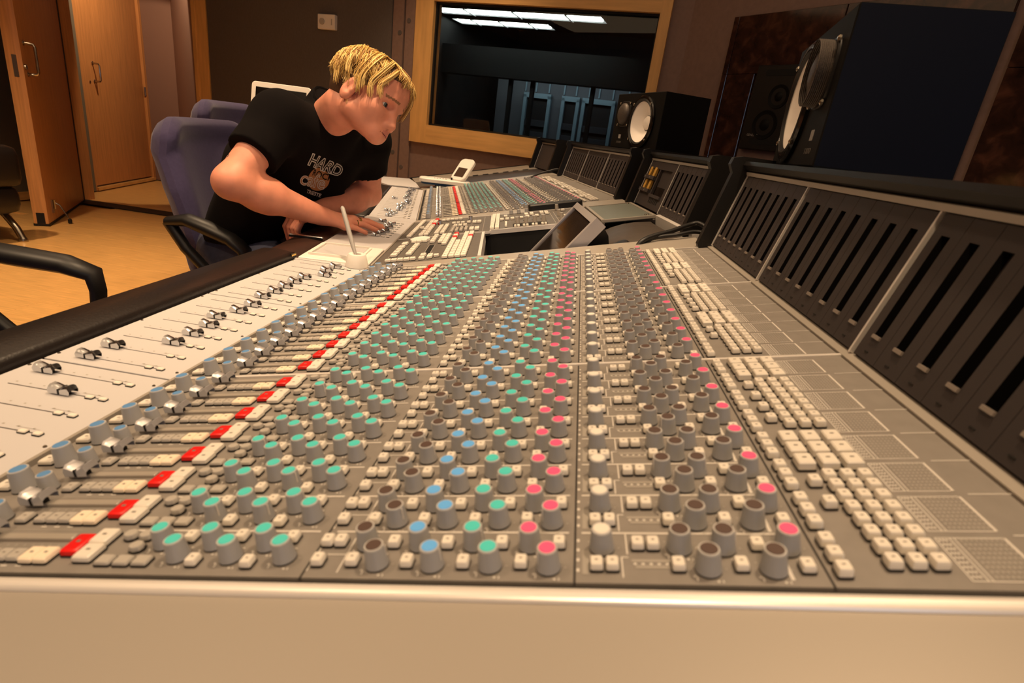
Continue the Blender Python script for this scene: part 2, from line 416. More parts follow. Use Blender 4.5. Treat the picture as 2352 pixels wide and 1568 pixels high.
# window: frame, glass
t0, t1, z0, z1 = 1.965, 3.72, .938, 2.01; gi0, gi1, gz0, gz1 = 2.105, 3.655, 1.068, 1.872
g = G('wood_frame'); g.box(t0, gi0, -.035, .09, z0, z1); g.box(gi1, t1, -.035, .09, z0, z1)
g.m('wood_frame_h'); g.box(gi0, gi1, -.035, .09, z0, gz0, 'wood_frame_h'); g.box(gi0, gi1, -.035, .09, gz1, z1, 'wood_frame_h')
win = struct(g, 'window_1', smooth=0, W=WW); win['label'] = 'studio window with light wooden frame looking into a dark live room'
g = G('glass'); g.box(gi0 - .01, gi1 + .01, .03, .042, gz0 - .01, gz1 + .01); link('pane', g.mesh('pane', 0), win, WW)
g = G('gasket_black'); g.box(gi0, gi0 + .012, .0, .03, gz0, gz1); g.box(gi1 - .012, gi1, .0, .03, gz0, gz1); g.box(gi0, gi1, .0, .03, gz0, gz0 + .012); g.box(gi0, gi1, 0, .03, gz1 - .012, gz1)
link('glazing_seal', g.mesh('glazing_seal', 0), win, WW)
# small wall control box
g = G('white_plastic'); g.slab(0, 0, .155, .10, 0, .03, .006, .004)
CW = WW @ T(1.225, -.03, 1.69) @ RX(PI / 2)
sw = g.build('wall_switch', W=CW); tag(sw, 'small cream wall control box with round dial, high on dark fabric wall', 'switch')
g = G('button_grey'); g.lathe([(.022, 0), (.022, .008), (.016, .010)], 16); link('dial', g.mesh('dial'), sw, CW @ T(-.035, 0, .03))
g = G('button_grey'); g.slab(0, 0, .008, .04, 0, .003, .001, .001); link('slider', g.mesh('slider'), sw, CW @ T(.05, 0, .03))
# front wall with marble facing
MA = math.atan2(-.783, .622)
MW = T(.5095, 3.9051, 0) @ RZ(MA)          # x along the wall to the right, -y into the room
g = G('wall_brown'); g.box(-.05, 2.6, .012, .14, 0, CEIL); front = struct(g, 'wall_front', smooth=0, W=MW)
def tile(x0, x1, z0_, z1_):
    g = G('marble_brown'); c = .002
    g.M = T(0, .012, 0)
    g.rings([[(x0, 0, z0_), (x1, 0, z0_), (x1, 0, z1_), (x0, 0, z1_)], [(x0, -.02 + c, z0_), (x1, -.02 + c, z0_), (x1, -.02 + c, z1_), (x0, -.02 + c, z1_)],
             [(x0 + c, -.02, z0_ + c), (x1 - c, -.02, z0_ + c), (x1 - c, -.02, z1_ - c), (x0 + c, -.02, z1_ - c)]])
    link('marble_tile', g.mesh('marble_tile', 0), front, MW)
jx = [.350, .388, .99, 1.655]; jz = [0, .55, 1.10, 1.54, 1.832]
for i in range(3):
    for k in range(4):
        if i == 1 and k == 2: tile(jx[1] + .002, .57, jz[2], jz[3]); continue
        tile(jx[i] + .002, jx[i + 1] - .002, jz[k] + .001, jz[k + 1] - .001)
for k in range(4): tile(1.70, 2.55, jz[k] + .001, jz[k + 1] - .001)
# ------------------------------------------------------------------ live room beyond the window
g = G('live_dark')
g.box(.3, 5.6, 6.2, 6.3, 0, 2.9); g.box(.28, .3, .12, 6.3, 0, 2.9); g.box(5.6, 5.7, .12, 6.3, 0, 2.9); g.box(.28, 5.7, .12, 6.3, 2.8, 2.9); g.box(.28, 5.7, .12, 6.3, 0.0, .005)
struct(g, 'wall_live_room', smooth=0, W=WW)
# pale partition wall at the back of the live room
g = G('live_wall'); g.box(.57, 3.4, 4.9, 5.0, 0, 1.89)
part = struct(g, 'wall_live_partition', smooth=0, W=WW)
gf = G('live_frame'); gf.box(-.010, .010, -.02, 0, 1.75, 1.89)
mm = gf.mesh('panel_joint', 0)
for t in (.80, 1.05, 1.22, 1.43, 1.67, 1.86, 2.06, 2.21, 2.42, 2.65): link('panel_joint', mm, part, WW @ T(t, 4.9, 0))
for i, (t, w2) in enumerate(((1.27, .22), (1.80, .14), (2.23, .25))):
    W = WW @ T(t, 4.88, 0); g = G('live_frame'); g.box(-w2, -w2 + .05, -.06, 0, 0, 1.70); g.box(w2 - .05, w2, -.06, 0, 0, 1.70); g.box(-w2, w2, -.06, 0, 1.66, 1.73)
    g.box(-w2 + .05, w2 - .05, -.01, 0, 0, 1.66, 'live_dark')
    o = struct(g, 'door_%d' % (i + 3), smooth=0, W=W)
    for k in range(4):
        g = G('live_rack'); g.slab(0, 0, w2 * 1.5, .03, 0, .09, .004, .004); link('rack_unit', g.mesh('rack_unit'), o, W @ T(0, -.03, .75 + .17 * k))
g = G('live_dark'); g.box(-.025, .025, -.03, .03, 0, 1.8)
for t in (1.30, 1.61, 2.42): struct(g, 'trim_post', smooth=0, W=WW @ T(t, 3.6, 0))
g = G('live_dark'); g.box(.3, 5.6, 3.5, 3.7, 1.77, 2.12); struct(g, 'beam_live_room', smooth=0, W=WW)
# fluorescent ceiling fittings
def troffer(t, d, z, L, label):
    W = WW @ T(t, d, z)
    o = empty('ceiling_light', W, label, 'light', 'strip lights of the live room')
    g = G('fixture_white')
    g.rings([[(-L / 2, -.16, 0), (L / 2, -.16, 0), (L / 2, .16, 0), (-L / 2, .16, 0)], [(-L / 2, -.08, .07), (L / 2, -.08, .07), (L / 2, .08, .07), (-L / 2, .08, .07)]], cap0=False)
    for x in (-.012, L * .3, -L * .3): g.box(x, x + .02, -.17, .17, -.01, .01)
    link('housing', g.mesh('housing', 0), o, W)
    for y in (-.07, .07):
        g = G('tube_light'); g.M = T(-L / 2 + .03, y, .012) @ RY(PI / 2); g.lathe([(.014, 0), (.014, L - .06)], 10)
        link('tube', g.mesh('tube'), o, W)
    for x in (-L * .35, L * .35):
        g = G('fixture_white'); g.tube([(x, 0, .07), (x, 0, 2.8 - z)], .006, 6); link('hanger', g.mesh('hanger'), o, W)
troffer(1.52, 3.0, 2.40, 2.1, 'brighter long fluorescent strip light nearer the window glass in the live room')
troffer(1.04, 3.75, 2.43, 1.35, 'shorter fluorescent strip light lower and deeper in the live room')
area('live_room_fill', tuple(WW @ Vector((1.9, 4.2, 2.2))), tuple(WW @ Vector((1.9, 5.0, 1.3))), 3, 1.8, .3, (.8, .95, 1.0))  # added fill brightening the partition, separate from the strip lights

# ------------------------------------------------------------------ loudspeakers
def screw(parent, W):
    g = G('steel'); g.lathe([(.005, 0), (.005, .003), (.002, .005)], 8); link('screw', g.mesh('screw'), parent, W)
def near_field(W, side, label, end_mat, dp=.199):
    """box: front face at x=0 looking to -x, y along its length .382, z up .215; side=+1 puts the tweeter at large y"""
    o = empty('monitor_speaker', W, label, 'speaker', 'white coned monitor speakers on the console')
    yw = .145 if side > 0 else .237; yt = .298 if side > 0 else .084
    g = G('ns_black'); c = .002; y0, y1, z0_, z1_ = c, .382 - c, c, .215 - c; hr = .0885; n = 32; zc = .105
    g.rings([[(0, y0, z0_), (0, y0, z1_), (0, y1, z1_), (0, y1, z0_)], [(c, 0, 0), (c, 0, .215), (c, .382, .215), (c, .382, 0)], [(dp, 0, 0), (dp, 0, .215), (dp, .382, .215), (dp, .382, 0)]], cap0=False)
    hole = [(0, yw + hr * math.cos(2 * PI * i / n), zc + hr * math.sin(2 * PI * i / n)) for i in range(n)]
    def edge(i):
        dy, dz = math.cos(2 * PI * i / n), math.sin(2 * PI * i / n); k = .098 / max(abs(dy), abs(dz)); return (0, yw + dy * k, zc + dz * k)
    sq = [edge(i) for i in range(n)]
    g.add(hole + sq, [(i, n + i, n + (i + 1) % n, (i + 1) % n) for i in range(n)])
    ya, yb_, za, zb = yw - .098, yw + .098, zc - .098, zc + .098
    for q in ((y0, ya, z0_, z1_), (yb_, y1, z0_, z1_), (ya, yb_, z0_, za), (ya, yb_, zb, z1_)): g.quad((0, q[0], q[2]), (0, q[1], q[2]), (0, q[1], q[3]), (0, q[0], q[3]))
    g.m(end_mat)
    g.quad((c, -.0003, 0.002), (dp - .001, -.0003, 0.002), (dp - .001, -.0003, .214), (c, -.0003, .214), end_mat)
    link('cabinet', g.mesh('cabinet', 0), o, W)
    # woofer: local z points out of the box (-x of the box)
    def fr(y, z): return W @ T(0, y, z) @ RY(-PI / 2)
    A = fr(yw, .105)
    g = G('black_gloss'); g.lathe([(.101, -.002), (.101, .006), (.096, .010), (.090, .010), (.087, .006)], 40, cap0=False, cap1=False); wf = link('woofer_frame', g.mesh('woofer_frame'), o, A)
    g = G('black_plastic'); g.lathe([(.090, .007), (.084, .011), (.077, .006)], 40, cap0=False, cap1=False); link('surround', g.mesh('surround', 60), wf, A)
    g = G('cone_white'); g.lathe([(.079, .006), (.030, -.030), (.028, -.028), (.020, -.019), (.009, -.015), (.001, -.0145)], 40, cap0=False); link('cone', g.mesh('cone', 25), wf, A)
    g = G('slot_dark'); g.lathe([(.0295, -.0285), (.0275, -.0265)], 32, cap0=False, cap1=False); link('dust_cap_ring', g.mesh('dust_cap_ring'), wf, A)
    for k in range(4):
        a = PI / 4 + k * PI / 2; screw(wf, A @ T(.094 * math.cos(a), .094 * math.sin(a), .009))
    B = fr(yt, .135)
    g = G('black_plastic'); g.slab(0, 0, .10, .10, -.002, .004, .03, .002, n=4); tw = link('tweeter_plate', g.mesh('tweeter_plate'), o, B)
    g = G('mesh_grey'); g.lathe([(.043, .003), (.042, .010), (.034, .017), (.020, .022), (.002, .0235)], 28, cap0=False); link('tweeter_grille', g.mesh('tweeter_grille', 60), tw, B)
    for sx in (-1, 1):
        for sy in (-1, 1): screw(tw, B @ T(.043 * sx, .043 * sy, .003))
    if side < 0:
        for k in range(9):
            g = G('mesh_grey'); g.lathe([(.0465, .002 + k * .0026), (.048, .0033 + k * .0026), (.0465, .0046 + k * .0026)], 28, cap0=False, cap1=False)
            if k == 0: hd = link('horn_ring', g.mesh('horn_ring'), tw, B)
            else: link('horn_ring', g.mesh('horn_ring'), tw, B)
    yb = .31 if side > 0 else .062
    g = G('print_grey'); g.slab(0, 0, .020, .016, 0, .0008, .001, .0003); link('badge', g.mesh('badge'), o, fr(yb, .046) @ RZ(PI / 2))
    FT = W @ T(-.0006, yb, .022) @ basis((0, 0, 0), (0, -1, 0), (0, 0, 1), (-1, 0, 0))
    link('lettering', text_mesh('STUDIO', .012, 'text_dim'), o, FT)
    return o
near_field(T(.341, .912, 1.0735) @ RZ(math.radians(-9)), -1, 'largest looking white coned speaker, dark navy end panel, before the marble wall', 'ns_navy', .184)
near_field(T(.276, 2.304, 1.0735) @ RZ(math.radians(24)), 1, 'black speaker with round white cone standing on the far meter hood beside the window', 'ns_black')
# soffit monitor in the marble wall
SW = MW @ T(.594, -.012, 1.155)
sp = empty('wall_speaker', SW, 'black main speaker set flush into the brown marble wall', 'speaker')
g = G('black_plastic'); g.rings([[(0, .03, 0), (.52, .03, 0), (.52, .03, .423), (0, .03, .423)], [(0, -.006, 0), (.52, -.006, 0), (.52, -.006, .423), (0, -.006, .423)], [(.006, -.012, .006), (.514, -.012, .006), (.514, -.012, .417), (.006, -.012, .417)]])
link('front_plate', g.mesh('front_plate', 0), sp, SW)
FWd = SW @ T(0, -.012, 0) @ RX(PI / 2)
for y, lab in ((.045, 'port'), (.385, 'port')):
    g = G('black_matte'); g.slab(.16, y, .20, .03, 0, .001, .012, .0003, n=3); link('bass_port', g.mesh('bass_port'), sp, FWd)
for x, y, r in ((.13, .13, .075), (.17, .27, .06), (.37, .21, .12)):
    g = G('ns_black'); g.M = T(x, y, 0); g.lathe([(r, 0), (r * .97, .004), (r * .9, .003), (r * .45, -.004), (r * .35, .003), (r * .1, .008)], 32, cap0=False); link('driver', g.mesh('driver', 60), sp, FWd)
link('lettering', text_mesh('GENELEC', .016, 'print_grey'), sp, FWd @ T(.07, .075, .001))
# ------------------------------------------------------------------ mixing console
TILT = 0.2108; CT, ST = math.cos(TILT), math.sin(TILT)
ZK = 0.7263                       # height of the fader surface; the control surface rises from its back edge
V0 = 0.2485                       # near end of the first bay
FA = T(-.4596, 0, ZK)
FB = T(-.470, 1.323, ZK) @ RZ(math.radians(8))
FC = T(-.570, 2.046, ZK) @ RZ(math.radians(14))
FD = FC @ T(-.02, 1.14, 0) @ RZ(math.radians(7))
SA, SB, SC, SD = (f @ RY(-TILT) for f in (FA, FB, FC, FD))    # sloped control surfaces: x up the slope, y along the desk, z out
CON = empty('mixing_console', T(-.2, 1.4, 0), 'large grey mixing console with rows of coloured knobs, chrome faders and black meter hoods', 'mixing console')

# templates -----------------------------------------------------------------
def knob_t(body='knob_grey', h=.0147, r=.0062):
    g = G(body, 'dark_gap', 'knob_rim')
    g.lathe([(r * 1.22, 0), (r * 1.22, .0012), (r * 1.16, .0022), (r * .97, h - .0008), (r * .93, h), (r * .78, h), (r * .78, h - .0006)], 18, cap0=False,
            mlist=['dark_gap', body, body, 'knob_rim', 'knob_rim', 'knob_rim', 'knob_rim'])
    g.m('legend_white'); g.box(-.0004, .0004, r * .99, r * 1.09, .002, h - .001, 'legend_white')
    return g
def cap_t(c, h=.0147, r=.0062):
    g = G(c); g.lathe([(r * .79, h - .0007), (r * .79, h + .0001), (r * .74, h + .0005)], 18, cap0=False); return g
def button_t(wd, dp, h=.0055, m_='button_cream', mark=True, r=.0012):
    g = G(m_, 'dark_gap', 'button_mark')
    g.rings([g.rrect(0, 0, wd + .0007, dp + .0007, r, 0), g.rrect(0, 0, wd + .0007, dp + .0007, r, .0016)], 'dark_gap', cap0=False)
    g.rings([g.rrect(0, 0, wd, dp, r, .0016), g.rrect(0, 0, wd * .98, dp * .98, r, h - .001), g.rrect(0, 0, wd * .84, dp * .84, r * .8, h)], m_, cap0=False)
    if mark: g.quad((-wd * .12, -dp * .03, h + .0001), (wd * .12, -dp * .03, h + .0001), (wd * .12, dp * .09, h + .0001), (-wd * .12, dp * .09, h + .0001), 'button_mark')
    return g
def fader_t(L=.027, wd=.0125, h=.0115, m_='chrome'):
    g = G(m_); n = 12; prof = []
    for i in range(n + 1):
        t = i / n; x = -L / 2 + t * L
        z = h * (.62 + .38 * abs(math.cos(PI * t)) ** 1.2) if 0 < i < n else h * .55
        prof.append((x, z))
    rings = []
    for yy, sc in ((-wd / 2, .0), (-wd / 2, .82), (-wd / 2 + .0025, 1), (wd / 2 - .0025, 1), (wd / 2, .82), (wd / 2, .0)):
        rings.append([(x * (1 if sc else .94), yy, max(z * sc, .0012)) for x, z in prof])
    g.rings(rings, closed=False, cap0=False, cap1=False)
    g.box(-.0012, .0012, -wd / 2 - .0002, wd / 2 + .0002, .001, h * .635, 'dark_gap')
    g.box(-L * .3, L * .3, -.002, .002, 0, .003, 'dark_gap')
    return g
KN = knob_t(); KNT = knob_t('knob_grey', .019, .0078)
CAPS = {c: cap_t(c) for c in ('cap_teal', 'cap_blue', 'cap_pink', 'cap_dark', 'cap_white', 'cap_steel')}
CAPT = cap_t('cap_steel', .019, .0078)
BT = dict(sq=button_t(.0074, .0086), rnd=button_t(.0100, .0088, .0048, 'button_grey', False, .0042), flat=button_t(.0112, .0085, .0035, 'button_grey', False),
          cut=button_t(.0125, .0190, .0055, 'button_red'), solo=button_t(.0132, .0150, .0055, 'button_cream'), warm=button_t(.0105, .0135, .005, 'button_warm'),
          gr=button_t(.0095, .0105, .0042, 'button_grey'), key=button_t(.0145, .0125, .005), route=button_t(.0080, .0086, .0065), big=button_t(.0120, .0142, .0075),
          tiny=button_t(.0085, .0060, .0026, 'button_cream', False))
FT_ = fader_t(); MF = fader_t(.0225, .0135, .0115, 'satin_metal')
# per channel layout: (kind, slope position, offset along the bay in mm)
KNOBS = [('teal_knob', 'cap_teal', s, d) for s, d in ((.2282, 29.5), (.2471, 17.5), (.2651, 29.5), (.2845, 17.5), (.3036, 29), (.3213, 17.6))] + \
        [('grey_knob', 'cap_dark', s, d) for s, d in ((.3841, 13.6), (.3721, 30.8), (.5656, 30.3), (.5787, 13.2), (.5903, 30.4), (.6134, 13.3))] + \
        [('blue_knob', 'cap_blue', .419, 13.2), ('blue_knob', 'cap_blue', .4067, 30.8), ('teal_knob', 'cap_teal', .4542, 13.4), ('teal_knob', 'cap_teal', .4416, 31.6),
         ('pink_knob', 'cap_pink', .4889, 12.8), ('pink_knob', 'cap_pink', .4767, 30.8), ('pink_knob', 'cap_pink', .6258, 30.6), ('white_knob', 'cap_white', .5203, 29.8)]
BUTTONS = [('square_button', 'sq', s, d) for s, d in ((.3446, 32), (.3536, 32), (.346, 14.2), (.3683, 14.4), (.3898, 31.2), (.4032, 14), (.4247, 31), (.438, 14), (.4592, 31.5), (.4727, 14.6),
            (.4945, 32), (.5168, 14), (.5258, 14), (.5414, 31.7), (.5504, 31.7), (.5626, 14.4), (.5968, 15), (.6097, 32.2), (.6312, 14.6),
            (.2446, 35), (.2617, 12.3), (.2813, 36), (.2999, 11.6), (.3187, 35.2))] + \
          [('round_button', 'rnd', s, d) for s, d in ((.1975, 36), (.2097, 35.6), (.2114, 24.2))] + [('flat_button', 'flat', s, d) for s, d in ((.1984, 11.8), (.2118, 11.7), (.2252, 11.9))] + \
          [('cut_button', 'cut', .1662, 25.3), ('solo_button', 'solo', .1812, 17.6), ('solo_button', 'solo', .1795, 33), ('cream_button', 'warm', .1402, 15), ('cream_button', 'warm', .1513, 15)] + \
          [('grey_button', 'gr', s, d) for s, d in ((.0905, 15.4), (.1069, 15.4), (.1178, 15.3), (.1282, 15.3))] + [('select_key', 'key', .0265, 18.4)] + \
          [('routing_button', 'route', .6483, d) for d in (35.3, 23.4, 11.6)]
def chan_v(k): return V0 + (k // 8) * .331 + (k % 8) * .04
# shared panels -----------------------------------------------------------
def bay(F, S, n_mod, scale, near_stuff):
    """fader surface and sloped panel of a bay with n_mod modules of eight channels; y runs from 0 to n_mod*.331*scale"""
    L = n_mod * .331 * scale
    P = .331 * scale
    for i in range(n_mod):
        a, b = i * P + .0016, (i + 1) * P - .0016
        g = G('panel_grey'); g.box(.014, .7758, a, b, -.03, 0)
        link('module_panel', g.mesh('module_panel', 0), CON, S)
        g = G('fader_panel'); g.slab(-.088, (a + b) / 2, .172, b - a, -.008, 0, .001, .0006); link('fader_panel', g.mesh('fader_panel'), CON, F)
    for i in range(1, n_mod):
        g = G('silver_trim'); g.box(.012, .777, i * P - .0023, i * P + .0023, -.004, .0018); link('module_trim', g.mesh('module_trim', 0), CON, S)
    # black gap and metal edge between fader surface and slope
    g = G('black_matte'); g.box(-.005, .014, 0, L, -.012, -.003); g.box(-.19, .76, 0, L, -.05, -.03)
    link('surface_gap', g.mesh('surface_gap', 0), CON, F)
    g = G('rail_paint'); g.box(.000, .0055, 0, L, -.008, .002); link('edge_rail', g.mesh('edge_rail', 0), CON, S)
    g = G('panel_grey', 'dark_gap'); g.box(.339, .3402, 0, L, 0, .0003, 'dark_gap'); g.box(.5035, .5047, 0, L, 0, .0003, 'dark_gap'); g.box(.640, .6412, 0, L, 0, .0003, 'dark_gap')
    link('panel_seam', g.mesh('panel_seam', 0), CON, S)
    g = G('rail_paint'); g.prism([(.776, -.01), (.777, .0022), (.7885, .0030), (.7885, -.01)], 0, L); link('meter_rail', g.mesh('meter_rail', 0), CON, S)
for F, S, sc in ((FA @ T(0, V0, 0), SA @ T(0, V0, 0), 1.0), (FC, SC, 1.09)): bay(F, S, 3, sc, True)

# legends printed on the near bay (flat print)
def legend(k0, k1, S, sc=1.0, full=True):
    g = G('legend_white', 'legend_dim'); z = .00025
    def r(s0, s1, v0, v1, m_='legend_white'): g.quad((s0, v0, z), (s1, v0, z), (s1, v1, z), (s0, v1, z), m_)
    rnd = random.Random(3)
    for k in range(k0, k1):
        b = (chan_v(k) - V0) * sc + 0.0
        if (k % 8) != 7:
            for s0, s1 in ((.19, .333), (.345, .500), (.508, .625)): r(s0, s1, b + .0433, b + .0447)
            r(.09, .15, b + .0436, b + .0442, 'legend_dim'); r(.752, .783, b + .0436, b + .0444)
        # frames and leader lines
        r(.3405, .3413, b + .024, b + .042); r(.3405, .3413, b + .007, b + .019); r(.3605, .3613, b + .006, b + .040); r(.348, .3605, b + .0215, b + .0222)
        r(.5345, .5353, b + .025, b + .043); r(.531, .5318, b + .006, b + .022); r(.531, .5352, b + .022, b + .0228)
        r(.6205, .6225, b + .006, b + .0185); r(.6165, .6175, b + .018, b + .024); r(.5085, .5125, b + .008, b + .028, 'legend_dim')
        for s, d in ((.539, .0215), (.537, .0265)): r(s, s + .022, b + d - .008, b + d - .0058, 'legend_dim')
        for i in range(5): r(.538 + i * .0045, .5397 + i * .0045, b + .0163, b + .0178)
        for i in range(4): r(.5052, .5068, b + .010 + i * .0085, b + .0125 + i * .0085)
        for n_, c, s, d in KNOBS:
            d = d / 1000.
            for q in range(5):
                a = math.radians(-140 + q * 70) + .3
                x, y = s + .0098 * math.sin(a), b + d + .0098 * math.cos(a)
                if full: r(x - .0007, x + .0007, y - .0006, y + .0006, 'legend_dim' if q % 2 else 'legend_white')
            r(s - .0075, s - .0067, b + d - .0088, b + d - .0058); r(s + .006, s + .0066, b + d - .010, b + d - .0080)
        for i in range(3): r(.112 + i * .011, .1165 + i * .011, b + .0068, b + .0078)
        for i in range(10): r(.085 + i * .0068, .0862 + i * .0068, b + .0265, b + .0285, 'legend_dim')
        # printed routing table
        w_ = .0007; s0, s1, s2, a0, a1 = .7092, .7168, .7464, b + .0072, b + .0418
        r(s0, s2, a0, a0 + w_); r(s0, s2, a1 - w_, a1); r(s0, s0 + w_, a0, a1); r(s2 - .0015, s2, a0, a1); r(s1, s1 + w_, a0, a1); r(s1 + .0024, s1 + .003, a0, a1)
        for i in range(9):
            y = a0 + .0026 + i * .0036
            for j in range(3): r(s0 + .0016 + j * .0018, s0 + .0026 + j * .0018, y, y + .0018)
            for j in range(9): r(.7218 + j * .0026, .7234 + j * .0026, y, y + .0021, 'legend_dim')
    o = g.build('printed_legend', CON, 0, S); o['kind'] = 'stuff'
legend(0, 24, SA @ T(0, V0, 0))
# fader slots with printed scale
def slots(F, sc, n=24):
    g = G('slot_dark', 'legend_dim')
    for k in range(n):
        v = (chan_v(k) - V0) * sc + .022 * sc
        g.box(-.149, -.0375, v - .0007, v + .0007, -.001, .0002, 'slot_dark')
        for i in range(7): g.quad((-.146 + i * .017, v + .006, .0002), (-.1435 + i * .017, v + .006, .0002), (-.1435 + i * .017, v + .008, .0002), (-.146 + i * .017, v + .008, .0002), 'legend_dim')
        g.quad((-.062, v + .006, .0002), (-.036, v + .006, .0002), (-.036, v + .0066, .0002), (-.062, v + .0066, .0002), 'legend_dim')
    o = g.build('fader_slots', CON, 0, F); o['kind'] = 'stuff'
slots(FA @ T(0, V0, 0), 1.0); slots(FC, 1.09)

# near bay controls: the largest 300 of a kind are parts, the rest joined
MESH = {}
def mesh_of(key, t):
    if key not in MESH: MESH[key] = t.mesh(key)
    return MESH[key]
def put(name, key, t, W, count, rest, cap=None):
    count[name] = count.get(name, 0) + 1
    if count[name] > 296:
        rest.setdefault(name, []).append((t, W)); return
    o = link(name, mesh_of(key, t), CON, W)
    if cap: link('knob_cap', mesh_of(cap[0], cap[1]), o, W @ RZ(0))
CNT = {}; REST = {}
rk = random.Random(11)
for k in range(24):
    b = chan_v(k)
    for nm, c, s, d in KNOBS:
        W = SA @ T(s, b + d / 1000., 0) @ RZ(rk.uniform(-2.2, 2.2))
        put(nm, 'knob', KN, W, CNT, REST, (c, CAPS[c]))
    put('blue_knob', 'tall_knob', KNT, SA @ T(.0447, b + .0172, 0), CNT, REST, ('cap_tall', CAPT))
    put('blue_knob', 'knob', KN, SA @ T(.0690, b + .0160, 0), CNT, REST, ('cap_steel', CAPS['cap_steel']))
    for nm, key, s, d in BUTTONS: put(nm, key, BT[key], SA @ T(s, b + d / 1000., 0), CNT, REST)
    # small fader on a raised silver track
    g = G('rail_paint', 'slot_dark'); g.slab(.113, .0345, .082, .0062, 0, .0028, .0008, .0006, 'rail_paint');
    link('fader_track', mesh_of('fader_track', g), CON, SA @ T(0, b, 0))
    link('small_fader_cap', mesh_of('small_fader', MF), CON, SA @ T(.0835, b + .0345, .0028))
for m_ in range(3):
    for half in range(2):
        b = V0 + m_ * .331 + half * .160
        for i in range(8):
            for s in (.6759, .6876, .6988): put('bank_button', 'route', BT['route'], SA @ T(s, b + .018 + i * .012, 0), CNT, REST)
        for i in range(3):
            for s in (.6660, .6818, .6976): put('large_button', 'big', BT['big'], SA @ T(s, b + .1186 + i * .017, 0), CNT, REST)
        for d in ((.0714, .0955) if half == 0 else (.028, .049, .0714, .0955)): put('bank_button', 'route', BT['route'], SA @ T(.6645, b + d, 0), CNT, REST)
for nm, it in REST.items():
    o = merged(nm + 's_far', it, CON, Matrix.Identity(4)) if False else merged(nm + '_rows', it, CON, Matrix.Identity(4)); o['kind'] = 'stuff'
# small pairs of buttons beside each near fader and the fader caps
CAPX = {0: -.14, 1: -.12, 2: -.145, 3: -.13, 4: -.158, 5: -.150, 6: -.0794, 7: -.138, 8: -.1299, 9: -.1294, 10: -.0715, 11: -.0701, 12: -.0713, 13: -.0853, 14: -.0717, 15: -.0701, 16: -.0809, 17: -.0784,
        18: -.0791, 19: -.0798, 20: -.0788, 21: -.0524, 22: -.0661, 23: -.0628}
for k in range(24):
    v = chan_v(k) + .022
    for x in (-.0463, -.0303): link('fader_button', mesh_of('tiny', BT['tiny']), CON, FA @ T(x, v - .0195 + .018, 0) @ T(0, -.0175 + .0175, 0) @ T(0, .0, 0))
    link('fader_cap', mesh_of('fader_cap', FT_), CON, FA @ T(CAPX[k], v - .001, .0004))

# far bay: pieces too small to pick out singly, joined by kind
def far_bay(S, F, sc):
    it = {}
    SS = Matrix.Diagonal((1, sc, 1, 1))
    r2 = random.Random(5)
    for k in range(24):
        b = (chan_v(k) - V0) * sc
        for nm, c, s, d in KNOBS:
            W = S @ T(s, b + d / 1000. * sc, 0); it.setdefault(nm, []).append((KN, W)); it[nm].append((CAPS[c], W))
        W = S @ T(.0447, b + .0172 * sc, 0); it.setdefault('blue_knob', []).append((KNT, W)); it['blue_knob'].append((CAPT, W))
        for nm, key, s, d in BUTTONS: it.setdefault(nm, []).append((BT[key], S @ T(s, b + d / 1000. * sc, 0)))
        it.setdefault('small_fader', []).append((MF, S @ T(.0835, b + .0345 * sc, .0028)))
        x = -.062 - .045 * max(0, (9 - k)) / 9. + r2.uniform(-.012, .012) if k not in (3, 12) else -.12
        it.setdefault('fader', []).append((FT_, F @ T(x, b + .022 * sc, .0004)))
        for xx in (-.0463, -.0303): it.setdefault('fader_button', []).append((BT['tiny'], F @ T(xx, b + .022 * sc, 0)))
    for m_ in range(3):
        for half in range(2):
            b = (m_ * .331 + half * .160) * sc
            for i in range(8):
                for s in (.6759, .6876, .6988): it.setdefault('bank_button', []).append((BT['route'], S @ T(s, b + (.018 + i * .012) * sc, 0)))
            for i in range(3):
                for s in (.6660, .6818, .6976): it.setdefault('large_button', []).append((BT['big'], S @ T(s, b + (.1186 + i * .017) * sc, 0)))
    for nm, lst in it.items():
        o = merged(nm + '_bank', lst, CON, Matrix.Identity(4)); o['kind'] = 'stuff'
far_bay(SC, FC, 1.09)

# blank end panel and trim in front of the near bay
g = G('silver_trim')
g.rings([[(x, V0 - .0074 + .0056 * math.cos(a), -.0025 + .0046 * math.sin(a)) for a in [PI * i / 10 for i in range(11)]] for x in (.0, .80)])
g.box(.0, .80, V0 - .0022, V0 - .0005, -.02, -.001, 'dark_gap'); link('end_trim', g.mesh('end_trim', 0), CON, SA)
g = G('rail_paint'); g.box(-.02, .80, -.42, V0 - .0135, -.04, -.0015); link('end_panel', g.mesh('end_panel', 0), CON, SA)
# wedge rails between the bays
def wedge(p, q, name='wedge_rail', m_='rail_paint', z0=-.03, z1=.0):
    """quadrilateral on the slope between frame SA-like edges; points are world"""
    n = len(p); g = G(m_); dz = Vector((0, 0, z0))
    lo = [tuple(Vector(a) + dz) for a in p]
    g.add([tuple(a) for a in p] + lo, [tuple(range(n)), tuple(n + i for i in reversed(range(n)))] + [(i, n + i, n + (i + 1) % n, (i + 1) % n) for i in range(n)])
    link(name, g.mesh(name, 0), CON, Matrix.Identity(4))
def on(S, s, v, h=0): return S @ Vector((s, v, h))
EA = V0 + .993; BS, BE = -.045, .668
wedge([on(SA, .0, EA + .001), on(SA, .785, EA + .001), on(SB, .785, BS - .001), on(SB, .0, BS - .001)], 0)
wedge([on(SA, -.0, EA + .001) + Vector((-.178, 0, 0)), on(SA, 0, EA + .001), on(SB, .0, BS - .001), on(FB, -.178, BS - .001)], 0, 'fader_wedge', 'fader_panel', -.01)
wedge([on(SB, .0, BE + .001), on(SB, .785, BE + .001), on(SC, .785, -.001), on(SC, .0, -.001)], 0)
